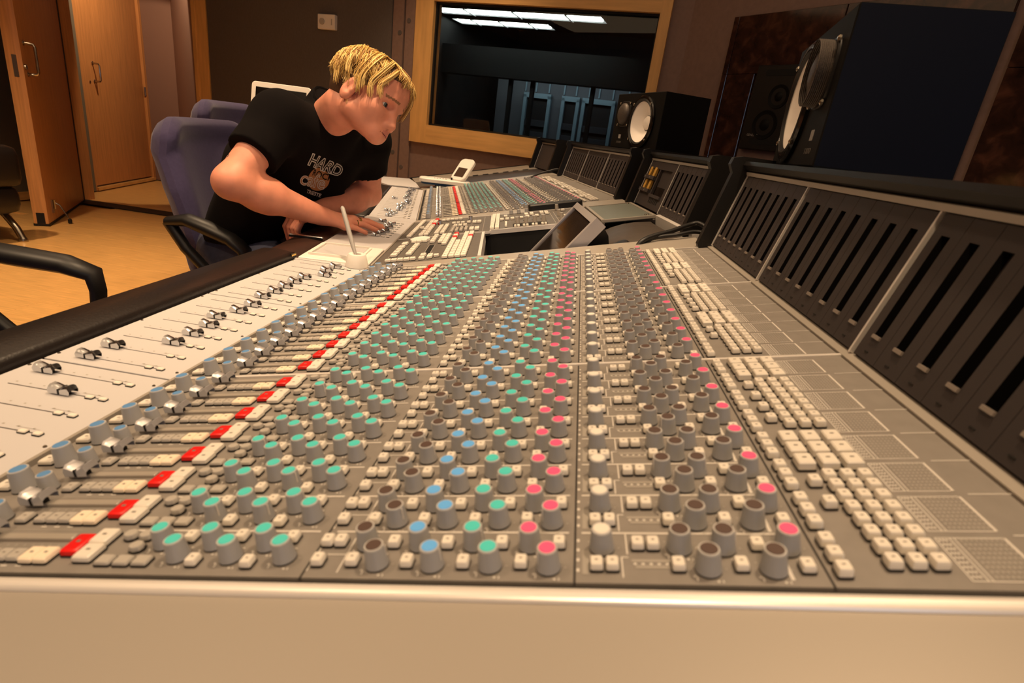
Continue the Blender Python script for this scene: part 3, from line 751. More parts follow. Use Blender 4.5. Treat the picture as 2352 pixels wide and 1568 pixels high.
wedge([on(FB, -.178, BE + .001), on(FB, 0, BE + .001), on(FC, .0, -.001), on(FC, -.178, -.001)], 0, 'fader_wedge', 'fader_panel', -.01)
EC = .993 * 1.09
wedge([on(SC, .0, EC + .001), on(SC, .785, EC + .001), on(SD, .785, .02), on(SD, .0, .02)], 0)
g = G('silver_trim'); g.box(.0, .784, EA + .0005, EA + .004, -.004, .0018); link('module_trim', g.mesh('module_trim', 0), CON, SA)

# ---- centre section
g = G('fader_panel'); g.slab(-.088, (.15 + BE) / 2, .172, BE - .15, -.008, 0, .001, .0006); link('fader_panel', g.mesh('fader_panel'), CON, FB)
g = G('black_matte'); g.box(-.005, .012, BS, BE, -.012, -.003); g.box(-.19, .01, BS, BE, -.06, -.03); link('surface_gap', g.mesh('surface_gap', 0), CON, FB)
g = G('rail_paint'); g.box(0, .0055, BS, BE, -.008, .002); link('edge_rail', g.mesh('edge_rail', 0), CON, SB)
for nm, s0, s1, v0, v1 in (('control_panel', .007, .262, BS, .3085), ('control_panel', .007, .285, .312, BE), ('control_panel', .2865, .60, .335, BE)):
    g = G('panel_dark'); g.box(s0, s1, v0, v1, -.012, 0); link(nm, g.mesh(nm, 0), CON, SB)
g = G('silver_trim'); g.box(.007, .285, .3088, .3117, -.006, .0016); g.box(.285, .60, .328, .335, -.012, .0012); g.box(.262, .270, BS, .31, -.03, .0016); g.box(.2845, .2868, .312, BE, -.006, .001); g.box(.0, .60, BE - .004, BE, -.004, .0016)
link('panel_trim', g.mesh('panel_trim', 0), CON, SB)
g = G('black_matte')
g.box(.268, .79, BS, .33, -.30, -.29); g.box(.268, .60, .330, .336, -.30, -.013); g.box(.262, .268, BS, .33, -.30, -.031); g.box(.60, .62, .33, .66, -.30, -.05); g.box(.78, .79, BS, .33, -.3, -.05)
link('recess_well', g.mesh('recess_well', 0), CON, SB)
g = G('plate_grey', 'rail_paint'); g.box(.634, .780, .326, .648, -.010, .001); g.box(.624, .634, .318, .656, -.012, .003, 'rail_paint'); g.box(.780, .790, .318, .656, -.012, .003, 'rail_paint'); g.box(.624, .79, .316, .326, -.006, .002, 'rail_paint'); g.box(.624, .79, .648, .660, -.012, .003, 'rail_paint')
link('blank_plate', g.mesh('blank_plate', 0), CON, SB)
for s, v in ((.772, .345), (.772, .63), (.765, .345)):
    g = G('steel'); g.lathe([(.004, 0), (.003, .002)], 8); link('plate_screw', g.mesh('plate_screw'), CON, SB @ T(s, v, .002))
g = G('silver_trim', 'black_plastic'); g.box(.788, .806, BS + .02, .32, -.03, .002); g.box(.755, .787, BS + .03, .30, -.10, -.05, 'black_plastic')
link('hinge_rail', g.mesh('hinge_rail', 0), CON, SB)
# key columns of the centre section
def keys(s0, v0, s1, v1, n, wd, dp, red=(), m_='button_cream', h=.0075, name='centre_key'):
    for i in range(n):
        t = i / max(n - 1, 1)
        c = 'button_red' if i in red else m_
        key = 'key_%s_%d_%d' % (c, round(wd * 1e4), round(dp * 1e4))
        link(name, mesh_of(key, button_t(wd, dp, h, c, True, .001)), CON, SB @ T(s0 + (s1 - s0) * t, v0 + (v1 - v0) * t, 0))
keys(.039, -.019, .101, -.021, 5, .0135, .016)
keys(.042, .050, .044, .157, 4, .016, .025); keys(.045, .207, .045, .212, 1, .016, .03)
keys(.081, .048, .084, .170, 5, .0145, .024); keys(.068, .222, .099, .224, 3, .0135, .014)
keys(.123, -.022, .123, .014, 2, .0135, .022); keys(.142, -.006, .142, -.004, 1, .0125, .040); keys(.158, -.006, .158, 0, 1, .0125, .014)
keys(.181, -.028, .186, .300, 12, .0130, .026, (9, 11)); keys(.197, -.028, .200, .165, 7, .0130, .026); keys(.212, -.028, .217, .300, 12, .0130, .026)
keys(.227, -.028, .232, .300, 12, .0130, .026, (9,)); keys(.124, .205, .125, .298, 4, .013, .021); keys(.148, .190, .149, .298, 5, .013, .021); keys(.162, .155, .164, .298, 6, .013, .022)
keys(.036, .340, .041, .655, 11, .0135, .026); keys(.056, .49, .056, .494, 1, .013, .018)
keys(.072, .344, .074, .410, 3, .013, .020); keys(.088, .344, .089, .658, 10, .013, .024, (6, 9)); keys(.073, .457, .074, .640, 6, .013, .024)
keys(.119, .350, .121, .493, 6, .013, .022); keys(.137, .350, .139, .503, 6, .013, .022)
keys(.115, .633, .176, .629, 5, .0125, .018); keys(.159, .532, .19, .527, 3, .012, .018); keys(.21, .528, .212, .528, 1, .012, .018); keys(.169, .470, .201, .470, 3, .0125, .022)
keys(.166, .352, .167, .440, 5, .008, .014, (), 'button_grey'); keys(.180, .385, .209, .390, 3, .0095, .070, (), 'button_grey')
keys(.230, .520, .246, .519, 2, .0135, .034); keys(.227, .377, .244, .375, 2, .0135, .045)
keys(.285 + .006, .355, .296, .640, 10, .0125, .027); keys(.307, .352, .310, .640, 10, .0125, .027)
keys(.323, .517, .358, .519, 3, .012, .024); keys(.336, .585, .336, .585, 1, .012, .02)
keys(.408, .590, .427, .592, 2, .0125, .04); keys(.462, .600, .462, .600, 1, .0125, .045); keys(.478, .585, .478, .585, 1, .0125, .06)
keys(.389, .52, .389, .52, 1, .011, .02); keys(.410, .53, .442, .535, 2, .012, .025); keys(.335, .365, .336, .44, 4, .007, .013)
for i, s in enumerate((.373, .400, .428, .457)):
    link('grey_knob', mesh_of('knob', KN), CON, SB @ T(s, .47, 0)); link('grey_knob', mesh_of('knob', KN), CON, SB @ T(s - .016, .652, 0)) if i < 3 else None
    link('selector_knob', mesh_of('tall_plain', knob_t('rail_paint', .022, .006)), CON, SB @ T(s, .41, 0))
    keys(s - .009, .348, s + .001, .346, 2, .0075, .014)
g = G('black_matte'); g.box(.357, .466, .362, .412, 0, .0012); link('black_window', g.mesh('black_window', 0), CON, SB)
g = G('black_matte'); g.slab(.1265, .10, .013, .125, 0, .001, .001, .0004, 'dark_lcd' if False else None); link('display_window', g.mesh('display_window'), CON, SB)
g = G('legend_white')
for s0, s1, v0, v1 in ((.118, .1186, -.03, .17), (.135, .1356, .03, .17), (.172, .1726, -.03, .15), (.112, .1126, .18, .30), (.158, .1586, .14, .30), (.107, .1076, .33, .44), (.156, .1566, .33, .6), (.262, .2626, .33, .65), (.490, .4908, .34, .62), (.503, .5038, .34, .62), (.222, .2226, .33, .6), (.028, .0286, .03, .20)):
    g.quad((s0, v0, .0003), (s1, v0, .0003), (s1, v1, .0003), (s0, v1, .0003))
o = g.build('printed_lines', CON, 0, SB); o['kind'] = 'stuff'
g = G('chrome'); g.lathe([(.009, 0), (.008, .012), (.003, .014)], 16); link('selector_knob', g.mesh('selector_knob'), CON, SB @ T(.109, .560, 0)); link('selector_knob', g.mesh('selector_knob'), CON, SB @ T(.213, .600, 0))
g = G('white_plastic'); g.lathe([(.034, 0), (.034, .006), (.028, .008), (.024, .0065), (.001, .006)], 40, cap0=False); link('jog_wheel', g.mesh('jog_wheel', 50), CON, SB @ T(.081, .262, 0) @ Matrix.Diagonal((.85, 1, 1, 1)))
for s, v in ((.520, .64), (.515, .50), (.515, .42)):
    link('selector_knob', mesh_of('tall_plain', knob_t('rail_paint', .022, .006)), CON, SB @ T(s, v, 0)); link('centre_key', mesh_of('sqk', button_t(.013, .016, .008)), CON, SB @ T(s + .018, v - .03, 0))
# tray with touch pad in the centre fader surface
g = G('fader_panel'); g.slab(-.088, .05, .168, .196, -.008, .004, .003, .002, 'white_plastic'); link('pad_tray', g.mesh('pad_tray'), CON, FB)
g = G('white_plastic'); g.box(-.152, -.038, -.016, -.010, .004, .010); g.box(-.152, -.038, .118, .124, .004, .010); g.box(-.158, -.152, -.016, .124, .004, .010); g.box(-.038, -.032, -.016, .124, .004, .008)
link('pad_frame', g.mesh('pad_frame', 0), CON, FB)
g = G('fader_panel'); g.slab(-.095, .054, .108, .12, .004, .0062, .002, .0008, 'fader_panel'); link('touch_pad', g.mesh('touch_pad'), CON, FB)
# faders of the centre section
g = G('slot_dark', 'legend_dim')
for i in range(8):
    v = .335 + i * .039; g.box(-.149, -.0375, v - .0007, v + .0007, -.001, .0002, 'slot_dark')
    for j in range(7): g.quad((-.146 + j * .017, v + .006, .0002), (-.1435 + j * .017, v + .006, .0002), (-.1435 + j * .017, v + .008, .0002), (-.146 + j * .017, v + .008, .0002), 'legend_dim')
    for x in (-.03, -.045, -.06): link('fader_button', mesh_of('tiny', BT['tiny']), CON, FB @ T(x, v, 0))
    x = (-.066, -.058, -.052, -.062, -.055, -.068, -.060, -.10)[i]
    link('fader_cap', mesh_of('fader_cap', FT_), CON, FB @ T(x, v, .0004))
o = g.build('fader_slots', CON, 0, FB); o['kind'] = 'stuff'

# ---- meter bridges ----------------------------------------------------------
BX, BZ = .7616 + .006, .1703; TLN = math.atan2(.3172 - .1703, .7986 - .7616); HM = .1515
def meter_frame(F): return F @ T(BX, 0, BZ) @ basis((0, 0, 0), (0, -1, 0), (math.cos(TLN), 0, math.sin(TLN)), (-math.sin(TLN), 0, math.cos(TLN)))
# meter frame: x = -y of the bay, y = up the panel, z = out of the panel (towards the operator)
def strip_t(wd):
    g = G('meter_black', 'meter_window', 'meter_tab'); w2 = wd / 2 - .0006; a = .0066; y0, y1 = .026, .131
    o_ = [(-w2, 0, 0), (w2, 0, 0), (w2, HM, 0), (-w2, HM, 0)]; i_ = [(-a, y0, 0), (a, y0, 0), (a, y1, 0), (-a, y1, 0)]; d_ = [(x, y, -.009) for x, y, z in i_]
    g.add(o_ + i_, [(0, 1, 5, 4), (1, 2, 6, 5), (2, 3, 7, 6), (3, 0, 4, 7)], 'meter_black')
    g.add(i_ + d_, [(0, 1, 5, 4), (1, 2, 6, 5), (2, 3, 7, 6), (3, 0, 4, 7)], 'meter_window'); g.add(d_, [(0, 1, 2, 3)], 'meter_window')
    g.add([(-w2, 0, 0), (w2, 0, 0), (w2, 0, -.008), (-w2, 0, -.008), (-w2, HM, 0), (w2, HM, 0), (w2, HM, -.008), (-w2, HM, -.008)], [(0, 3, 2, 1), (0, 4, 7, 3), (1, 2, 6, 5), (4, 5, 6, 7)], 'meter_black')
    g.box(-a, a, y0 - .0036, y0, -.001, .0020, 'meter_tab')
    g.box(-w2 * .25, w2 * .05, .007, .0085, 0, .0006, 'dark_gap')
    return g
def hood(F, v0, v1, deep=.26):
    g = G('black_plastic', 'rail_paint', 'black_gloss')
    x, z = BX + .037, BZ + .1469
    g.prism([(x - .002, z + .001), (x - .004, z + .008), (x + .004, z + .010), (x + .006, z + .002)], v0, v1, 'rail_paint')
    g.prism([(x + .003, z + .009), (x - .006, z + .013), (x - .014, z + .021), (x - .012, z + .0285), (x + deep, z + .0285), (x + deep, z - .12), (x + deep - .02, z - .12), (x + .012, z - .004)], v0, v1)
    link('meter_hood', g.mesh('meter_hood', 20), CON, F)
    g = G('meter_black'); g.prism([(BX + .0085, BZ - .02), (BX + .0445, BZ + .147), (BX + .06, BZ + .147), (BX + .06, BZ - .3), (BX + .0085, BZ - .3)], v0, v1); link('bridge_body', g.mesh('bridge_body', 0), CON, F)
def cheek(F, v, thick=.022):
    g = G('black_plastic'); x, z = BX, BZ
    poly = [(x - .026, z - .012), (x - .030, z - .004), (x + .006, z + .150), (x - .002, z + .166), (x + .002, z + .180), (x + .020, z + .184), (x + .29, z + .181), (x + .29, z - .3), (x - .01, z - .3), (x - .018, z - .02)]
    g.prism(poly, v, v + thick); o = link('end_cheek', g.mesh('end_cheek', 20), CON, F)
def divider(M, x):
    g = G('silver_trim'); g.box(x - .0016, x + .0016, -.002, HM + .001, -.004, .0016); link('meter_trim', g.mesh('meter_trim', 0), CON, M)
MA_ = meter_frame(FA); st = strip_t(.0405)
for k in range(24):
    link('meter_strip', mesh_of('strip', st), CON, MA_ @ T(-(chan_v(k) + .0245), 0, 0))
for i in (1, 2): divider(MA_, -(V0 + i * .331 - .0005))
hood(FA, V0 - .25, EA); cheek(FA, EA); divider(MA_, -(EA - .0018))
g = G('meter_black'); g.box(-V0, -(V0 - .25), 0, HM, -.008, 0); link('blank_meter', g.mesh('blank_meter', 0), CON, MA_)
MC_ = meter_frame(FC); st2 = strip_t(.0405 * 1.09)
for k in range(24): link('meter_strip', mesh_of('strip_far', st2), CON, MC_ @ T(-((chan_v(k) - V0 + .0245) * 1.09), 0, 0))
for i in (1, 2): divider(MC_, -(i * .331 * 1.09))
hood(FC, 0, EC); cheek(FC, -.022); cheek(FC, EC); divider(MC_, -(EC - .002)); divider(MC_, -.002)
# centre bridge: eight meters at the near end, four gold meters and a display at the far end
FBm = FB @ T(.016, 0, 0); MB_ = meter_frame(FBm); b0, b1 = .022, .660
for k in range(8): link('meter_strip', mesh_of('strip', st), CON, MB_ @ T(-(b0 + .016 + k * .0405), 0, 0))
g = G('meter_black'); g.box(-(b0 + 8 * .0405 - .004), -b0 + .0, 0, HM, -.012, -.0082); g.box(-b1, -(b0 + 8 * .0405 - .002), 0, .045, -.008, 0); g.box(-b1, -(b0 + 8 * .0405 - .002), HM - .024, HM, -.008, 0); g.box(-b1, -(b1 - .014), .045, HM - .024, -.008, 0); g.box(-(b1 - .150), -(b1 - .136), .045, HM - .024, -.008, 0); g.box(-(b0 + .36), -(b0 + .322), .045, HM - .024, -.008, 0); g.box(-b1, -b0, 0, HM, -.05, -.04)
link('meter_fascia', g.mesh('meter_fascia', 0), CON, MB_)
for r_ in range(2):
    y0 = .049 + r_ * .044
    g = G('meter_black'); g.box(-(b1 - .014), -(b1 - .136), y0 - .004, y0 + .008, -.008, .010); link('meter_lip', g.mesh('meter_lip', 0), CON, MB_)
    for c in range(2):
        x = -(b1 - .036 - c * .055)
        g = G('vu_gold', 'black_plastic'); g.box(x - .010, x + .014, y0 + .006, y0 + .038, -.006, .002, 'vu_gold'); g.box(x - .026, x - .011, y0 + .006, y0 + .038, -.03, -.006, 'black_plastic'); link('level_meter', g.mesh('level_meter', 0), CON, MB_)
        g = G('meter_tab'); g.box(x - .002, x + .002, y0 - .001, y0 + .004, .010, .0115); link('meter_lamp', g.mesh('meter_lamp', 0), CON, MB_)
g = G('screen_off'); g.box(-(b1 - .150), -(b0 + .36), .045, HM - .024, -.014, -.010); link('display_window', g.mesh('display_window', 0), CON, MB_)
g = G('meter_tab', 'meter_black'); g.box(-(b1 - .150), -(b0 + .36), .036, .046, -.002, .006, 'meter_black')
for i in range(6): g.box(-(b1 - .16 - i * .018), -(b1 - .168 - i * .018), .018, .032, 0, .001, 'dark_gap')
link('display_lip', g.mesh('display_lip', 0), CON, MB_)
divider(MB_, -(b0 + 8 * .0405 + .0)); divider(MB_, -(b1 - .002))
hood(FBm, b0, b1); cheek(FBm, b0 - .022); cheek(FBm, b1)
# ---- outboard section beyond the far bay
g = G('fader_panel'); g.vprism([(-.178, .03), (0, .03), (.0, .30), (-.02, .55), (-.34, .46)], -.008, 0); link('fader_panel', g.mesh('fader_panel', 0), CON, FD)
g = G('meter_black'); g.box(.20, .79, .03, .33, -.03, -.004); link('blank_panel', g.mesh('blank_panel', 0), CON, SD)
g = G('rail_paint'); g.box(.0, .79, .335, .60, -.03, .0); link('end_panel', g.mesh('end_panel', 0), CON, SD)
g = G('dark_gap'); 
for i in range(8): g.box(.23 + i * .066, .265 + i * .066, .335, .352, -.004, .0015)
link('vent_slots', g.mesh('vent_slots', 0), CON, SD)
g = G('black_plastic'); g.box(-.02, .79, .60, .612, -.03, .004); link('edge_strip', g.mesh('edge_strip', 0), CON, SD)
FDm = FD; MD_ = meter_frame(FDm)
g = G('meter_black'); g.box(-.40, -.04, 0, HM, -.008, 0); link('blank_meter', g.mesh('blank_meter', 0), CON, MD_)
divider(MD_, -.402); hood(FDm, .04, .42, .2); cheek(FDm, .02); cheek(FDm, .41)
# ---- padded arm rests along the operator's edge
def armrest(F, y0, y1, x0, x1, z, mname, name='arm_rest', th=.03):
    g = G(mname); w_ = x1 - x0; rings = []
    prof = [(x0 + .012, z - th - .03), (x0, z - .022), (x0 + .004, z - .008), (x0 + .018, z), (x0 + w_ * .55, z + .003), (x1 - .008, z), (x1 - .002, z - .004), (x1, z - .012), (x1, z - th)]
    n = 3
    for y, k in ((y0, .90), (y0 + .006, 1), (y1 - .006, 1), (y1, .90)):
        rings.append([((x - (x0 + x1) / 2) * k + (x0 + x1) / 2, y, (zz - z + th) * k + z - th) for x, zz in prof])
    g.rings(rings); return link(name, g.mesh(name, 50), CON, F)
armrest(FA, .0, V0 + 1.005, -.276, -.180, .014, 'leather_black', th=.04)
armrest(FB, -.06, BE + .03, -.285, -.182, -.004, 'leather_brown', th=.03)
armrest(FC, .0, EC + .05, -.30, -.182, -.002, 'leather_black', th=.03)
g = G('black_gloss', 'brass'); g.box(-.188, -.1805, V0 + .985, V0 + 1.0065, -.006, .012); g.box(-.1806, -.1798, V0 + .985, V0 + 1.0065, .006, .010, 'brass'); link('end_clip', g.mesh('end_clip', 0), CON, FA)
g = G('chrome', 'black_plastic'); g.slab(0, 0, .094, .012, 0, .006, .002, .002); g.box(-.047, .047, -.0075, -.006, -.002, .004, 'black_plastic')
link('joint_strip', g.mesh('joint_strip'), CON, FB @ T(-.232, .20, .000))
# screws along the fader surface edge
g = G('steel'); g.lathe([(.0022, 0), (.0016, .0011)], 8); sc_m = g.mesh('panel_screw')
for i in range(3):
    for d in (.02, .165, .31):
        link('panel_screw', sc_m, CON, FA @ T(-.1705, V0 + i * .331 + d, 0)); link('panel_screw', sc_m, CON, FA @ T(-.0075, V0 + i * .331 + d, 0))
# underframe
for F, y0, y1 in ((FA, V0 - .3, EA), (FB, BS, BE), (FC, 0, EC)):
    g = G('black_plastic'); g.box(-.12, .90, y0, y1, -.20, -.055); g.box(.1, .8, y0 + .05, y1 - .05, -ZK, -.20)
    link('underframe', g.mesh('underframe', 0), CON, F)
# ------------------------------------------------------------------ flat monitor standing in the centre recess
def monitor():
    top_n = FB @ Vector((.532, -.025, .1775)); top_f = FB @ Vector((.530, .325, .1755))
    u = (top_n - top_f).normalized()                     # along the top edge towards the camera
    up0 = FB.to_3x3() @ Vector((.60, 0, .80)); up = (up0 - u * up0.dot(u)).normalized()
    nrm = u.cross(up).normalized()
    mid = (top_n + top_f) / 2; wd = (top_n - top_f).length; ht = .29
    if (FB.to_3x3() @ Vector((-1, 0, 0))).dot(nrm) < 0: nrm = -nrm
    x = up.cross(nrm).normalized()
    W = basis(mid, x, up, nrm)                          # x along width, y up, z out of the screen, origin at the top edge
    o = empty('flat_monitor', W, 'silver framed flat screen leaning up out of the recess in the console centre', 'monitor')
    g = G('bezel_silver'); b = .018; w2 = wd / 2
    for (x0, x1, y0, y1) in ((-w2, w2, -b, 0), (-w2, w2, -ht, -ht + b), (-w2, -w2 + b, -ht + b, -b), (w2 - b, w2, -ht + b, -b)): g.box(x0, x1, y0, y1, -.032, 0)
    link('bezel', g.mesh('bezel', 0), o, W)
    g = G('screen_off'); g.box(-w2 + b, w2 - b, -ht + b, -b, -.02, -.004); link('screen', g.mesh('screen', 0), o, W)
    g = G('black_plastic'); rr = []
    for z, k in ((-.032, .97), (-.055, .93), (-.085, .80), (-.095, .6)):
        rr.append([(-w2 * k, -ht / 2 - ht / 2 * k, z), (w2 * k, -ht / 2 - ht / 2 * k, z), (w2 * k, -ht / 2 + ht / 2 * k, z), (-w2 * k, -ht / 2 + ht / 2 * k, z)])
    g.rings(rr); link('back_shell', g.mesh('back_shell', 20), o, W)
    g = G('black_plastic'); g.box(-.05, .05, -ht - .06, -ht + .12, -.09, -.05); link('stand', g.mesh('stand', 0), o, W)
monitor()
# rounded grey cover behind the monitor
g = G('cover_grey'); rr = []
for v in (-.02, .012, .26, .285):
    k = .9 if v in (-.02, .285) else 1.0
    rr.append([(.50 + .21 * (1 - math.cos(a)), v, -.17 + .166 * k * math.sin(a)) for a in [PI / 2 * i / 10 for i in range(11)]] + [(.765, v, -.012 * k), (.775, v, -.2), (.50, v, -.2)])
g.rings(rr); o = g.build('recess_cover', W=SB, smooth=40); tag(o, 'rounded dark grey cover behind the flat screen in the console recess', 'cover')
g = G('black_plastic'); g.lathe([(.05, 0), (.045, .012), (.02, .016)], 20); link('lens', g.mesh('lens'), o, SB @ T(.60, -.0, -.035) @ RY(-.5))
for s, v in ((.655, .10), (.69, .16)):
    g = G('steel'); g.lathe([(.004, 0), (.003, .003)], 8); link('cover_screw', g.mesh('cover_screw'), o, SB @ T(s, v, -.028))
# dark pad resting on the rail beyond the centre section
g = G('black_plastic'); g.slab(0, 0, .20, .035, 0, .022, .012, .005, n=3); o = g.build('wrist_pad', W=SB @ T(.52, .695, .002) @ RZ(math.radians(4))); tag(o, 'long black padded bar lying on the rail at the far bay edge', 'pad')
# cables
def cable(pts, r, label):
    P = [Vector(p) for p in pts]; out = []
    for i in range(len(P) - 1):
        p0, p1, p2, p3 = P[max(i - 1, 0)], P[i], P[i + 1], P[min(i + 2, len(P) - 1)]
        for k in range(8):
            t = k / 8; out.append(.5 * ((2 * p1) + (p2 - p0) * t + (2 * p0 - 5 * p1 + 4 * p2 - p3) * t * t + (3 * p1 - p0 - 3 * p2 + p3) * t ** 3))
    out.append(P[-1]); g = G('cable_black'); g.tube(out, r, 7); o = g.build('cable', smooth=60); tag(o, label, 'cable')
CB1 = ((.62, -.085, -.03), (.65, -.080, .004), (.684, -.064, .013), (.733, -.041, .016), (.785, -.012, .022), (.808, -.014, .024), (.822, -.046, .010), (.83, -.06, -.02))
CB2 = ((.64, -.075, -.02), (.67, -.068, .004), (.70, -.060, .009), (.742, -.064, .011), (.785, -.054, .012), (.812, -.060, .004), (.82, -.07, -.02))
cable([SB @ Vector(p) for p in CB1], .006, 'thick black cable looping over the rail behind the flat screen')
cable([SB @ Vector(p) for p in CB2], .005, 'thinner black cable lying just below the thick looping cable')
cable([SC @ Vector(p) for p in ((.60, 1.10, .004), (.66, 1.125, .02), (.72, 1.12, .03), (.77, 1.115, .034), (.81, 1.11, .0))], .006, 'black cable crossing the rail between far meters and blank end unit')
# pen and its holder
PW = FA @ T(-.028, V0 + 1.005, .001)
g = G('white_plastic'); g.lathe([(.027, 0), (.027, .003), (.021, .028), (.0195, .030), (.010, .030), (.009, .012)], 28, cap1=True); o = g.build('pen_holder', W=PW); tag(o, 'small white conical pen holder on the fader panel corner', 'holder')
a = PW @ Vector((0, 0, .014)); tip = Vector((-.552, 1.315, .853)); d = (tip - a).normalized()
x = d.orthogonal().normalized(); y = d.cross(x)
NW = basis(a, x, y, d); L = (tip - a).length
po = empty('tablet_pen', NW, 'slim grey tablet pen standing slanted in its white holder', 'pen')
g = G('pen_grey'); g.lathe([(.0028, 0), (.0040, .02), (.0054, .05), (.0056, L * .7), (.0050, L - .004), (.003, L)], 14); link('barrel', g.mesh('barrel'), po, NW)
g = G('bezel_silver', 'cap_steel'); g.box(-.0022, .0022, .0042, .0062, .045, .075, 'cap_steel'); link('side_switch', g.mesh('side_switch', 0), po, NW)
# white device with flip-up screen, standing on a black box on the far desk end
DVW = FC @ T(.055, EC + .085, .012) @ RZ(math.radians(2))
g = G('black_plastic'); g.slab(.12, -.01, .23, .11, -.012, .016, .01, .004); o = g.build('black_box', W=DVW); tag(o, 'flat black box under the white flip-screen device', 'box')
dv = empty('remote_unit', DVW @ T(0, 0, .017), 'white desktop remote unit with raised flip-up screen at the far console end', 'remote')
W = DVW @ T(.06, .02, .017)
g = G('white_plastic', 'device_blue'); g.slab(0, 0, .29, .13, .012, .034, .05, .006, 'white_plastic', n=5); g.slab(.0, 0, .27, .115, 0, .012, .05, .003, 'device_blue', n=5); link('base', g.mesh('base'), dv, W)
FW2 = W @ T(.070, -.02, .030) @ RZ(math.radians(48)) @ RY(math.radians(-48))
g = G('white_plastic'); g.slab(.075, 0, .16, .10, 0, .018, .03, .004, n=5); fl_ = link('flip_screen', g.mesh('flip_screen'), dv, FW2)
g = G('dark_lcd'); g.box(.02, .085, -.032, .032, .0175, .019); link('display', g.mesh('display', 0), dv and fl_, FW2)
for i in range(10):
    g = G('button_grey'); g.slab(0, 0, .008, .006, 0, .002, .001, .0005); link('button', g.mesh('button'), dv, W @ T(-.06 + (i % 5) * .016, -.02 + (i // 5) * .025, .034))
g = G('dark_gap'); g.lathe([(.005, 0), (.004, .010), (.006, .013)], 10); link('joystick', g.mesh('joystick'), dv, W @ T(.035, -.01, .034))

# ------------------------------------------------------------------ seating
def sheet(S, fn, nu, nv, th, mname):
    """thick curved cushion: fn(u,v)->(front point, normal), u,v in 0..1"""
    g = G(mname); F_ = []; B_ = []
    for i in range(nu + 1):
        for j in range(nv + 1):
            u, v = i / nu, j / nv; p, n = fn(u, v)
            e = min(u, 1 - u, v, 1 - v); k = min(1, e / .10); t = th * (.25 + .75 * math.sqrt(max(0, 1 - (1 - k) ** 2)))
            F_.append(tuple(p + n * t * .5)); B_.append(tuple(p - n * t * .5))
    m_ = nv + 1; off = len(F_); f = []
    for i in range(nu):
        for j in range(nv):
            a = i * m_ + j; f.append((a, a + 1, a + m_ + 1, a + m_)); f.append((off + a, off + a + m_, off + a + m_ + 1, off + a + 1))
    bd = [i * m_ for i in range(nu + 1)] + [nu * m_ + j for j in range(1, m_)] + [i * m_ + nv for i in range(nu - 1, -1, -1)] + [j for j in range(nv - 1, 0, -1)]
    for i in range(len(bd)):
        a, b = bd[i], bd[(i + 1) % len(bd)]; f.append((a, off + a, off + b, b))
    g.add(F_ + B_, f); return g
def office_chair(W, label, a0=-.185, a1=.055, drop=.045, back_top=1.03):
    """local: faces +x, z up"""
    o = empty('office_chair', W, label, 'chair', 'office chairs at the console')
    def back(u, v):
        y = (u - .5); w_ = .50 - .10 * abs(v - .62) - (.05 * max(0, .3 - v) / .3)
        corner = max(0, abs(y) * 2 - .62) / .38; z = .50 + (back_top - .50) * v - .06 * corner ** 2 * v * v
        x = -.24 - .10 * (v - .3) + .055 * (2 * y) ** 2 + .05 * math.sin(PI * v) * .6 + (.035 * max(0, v - .85) / .15 if v > .85 else 0)
        return Vector((x, y * w_, z)), Vector((1, -.25 * y * 2, .12)).normalized()
    link('backrest', sheet(None, back, 30, 34, .085, 'chair_blue').mesh('backrest', 80), o, W)
    def seat(u, v):
        return Vector((-.22 + .48 * u, (v - .5) * .50, .47 + .02 * math.cos((v - .5) * 3) - (.05 * max(0, u - .75) / .25))), Vector((0, 0, 1))
    link('seat', sheet(None, seat, 14, 14, .09, 'chair_blue').mesh('seat', 80), o, W)
    g = G('chair_dark'); g.tube([(-.250, -.16 , .73), (-.236, -.10, .70), (-.228, .0, .655), (-.226, .06, .62)], .004, 6); link('crease', g.mesh('crease', 60), o, W) if False else None
    for s in (-1, 1):
        g = G('black_plastic'); y = .29 * s
        L_ = a1 - a0; zt = .695
        g.tube([(a0, y, zt), (a0 + .27 * L_, y, zt + .012), (a0 + .55 * L_, y, zt + .004 - drop * .2), (a0 + .84 * L_, y, zt - drop * .6), (a1, y, zt - drop - .012), (a1 + .005, y, zt - drop - .05), (a1 - .004, y, .53), (a1 - .03, y * .92, .45)], [.022, .030, .033, .032, .028, .023, .020, .018], 12, squash=.66)
        g.tube([(a0, y, zt), (a0 + .05, y, .62), (a0 + .15, y * .98, .52), (a1 - .06, y * .92, .45)], [.018, .017, .017, .018], 8)
        link('armrest', g.mesh('armrest', 60), o, W)
    g = G('black_plastic'); g.lathe([(.03, .09), (.03, .40), (.10, .42)], 14); g.box(-.20, .20, -.03, .03, .405, .43); link('column', g.mesh('column'), o, W)
    for k in range(5):
        a = k * 2 * PI / 5 + .3; g = G('black_plastic'); g.tube([(.02 * math.cos(a), .02 * math.sin(a), .11), (.30 * math.cos(a), .30 * math.sin(a), .075)], [.03, .018], 8)
        leg = link('leg', g.mesh('leg', 60), o, W)
        g = G('black_plastic'); g.M = T(.30 * math.cos(a), .30 * math.sin(a) - .012, .03) @ RX(-PI / 2); g.lathe([(.03, 0), (.03, .024)], 14); link('caster', g.mesh('caster'), leg, W)
    g = G('black_plastic'); g.tube([(-.10, 0, .42), (-.25, 0, .43), (-.31, 0, .50), (-.30, 0, .70)], [.03, .03, .03, .025], 8); link('back_bracket', g.mesh('back_bracket', 60), o, W)
    return o
office_chair(T(-1.02, 1.86, 0), 'blue fabric office chair right behind the leaning person', back_top=.99)
office_chair(T(-1.38, 2.56, 0), 'second blue office chair, mostly hidden behind the first chair back', back_top=1.05)
# near chair of which the curved arm shows
office_chair(T(-1.125, .79, -.012) @ RZ(math.radians(14)), 'office chair whose curved glossy black arm shows beside the near console end', a1=.155, drop=.015, back_top=1.0)
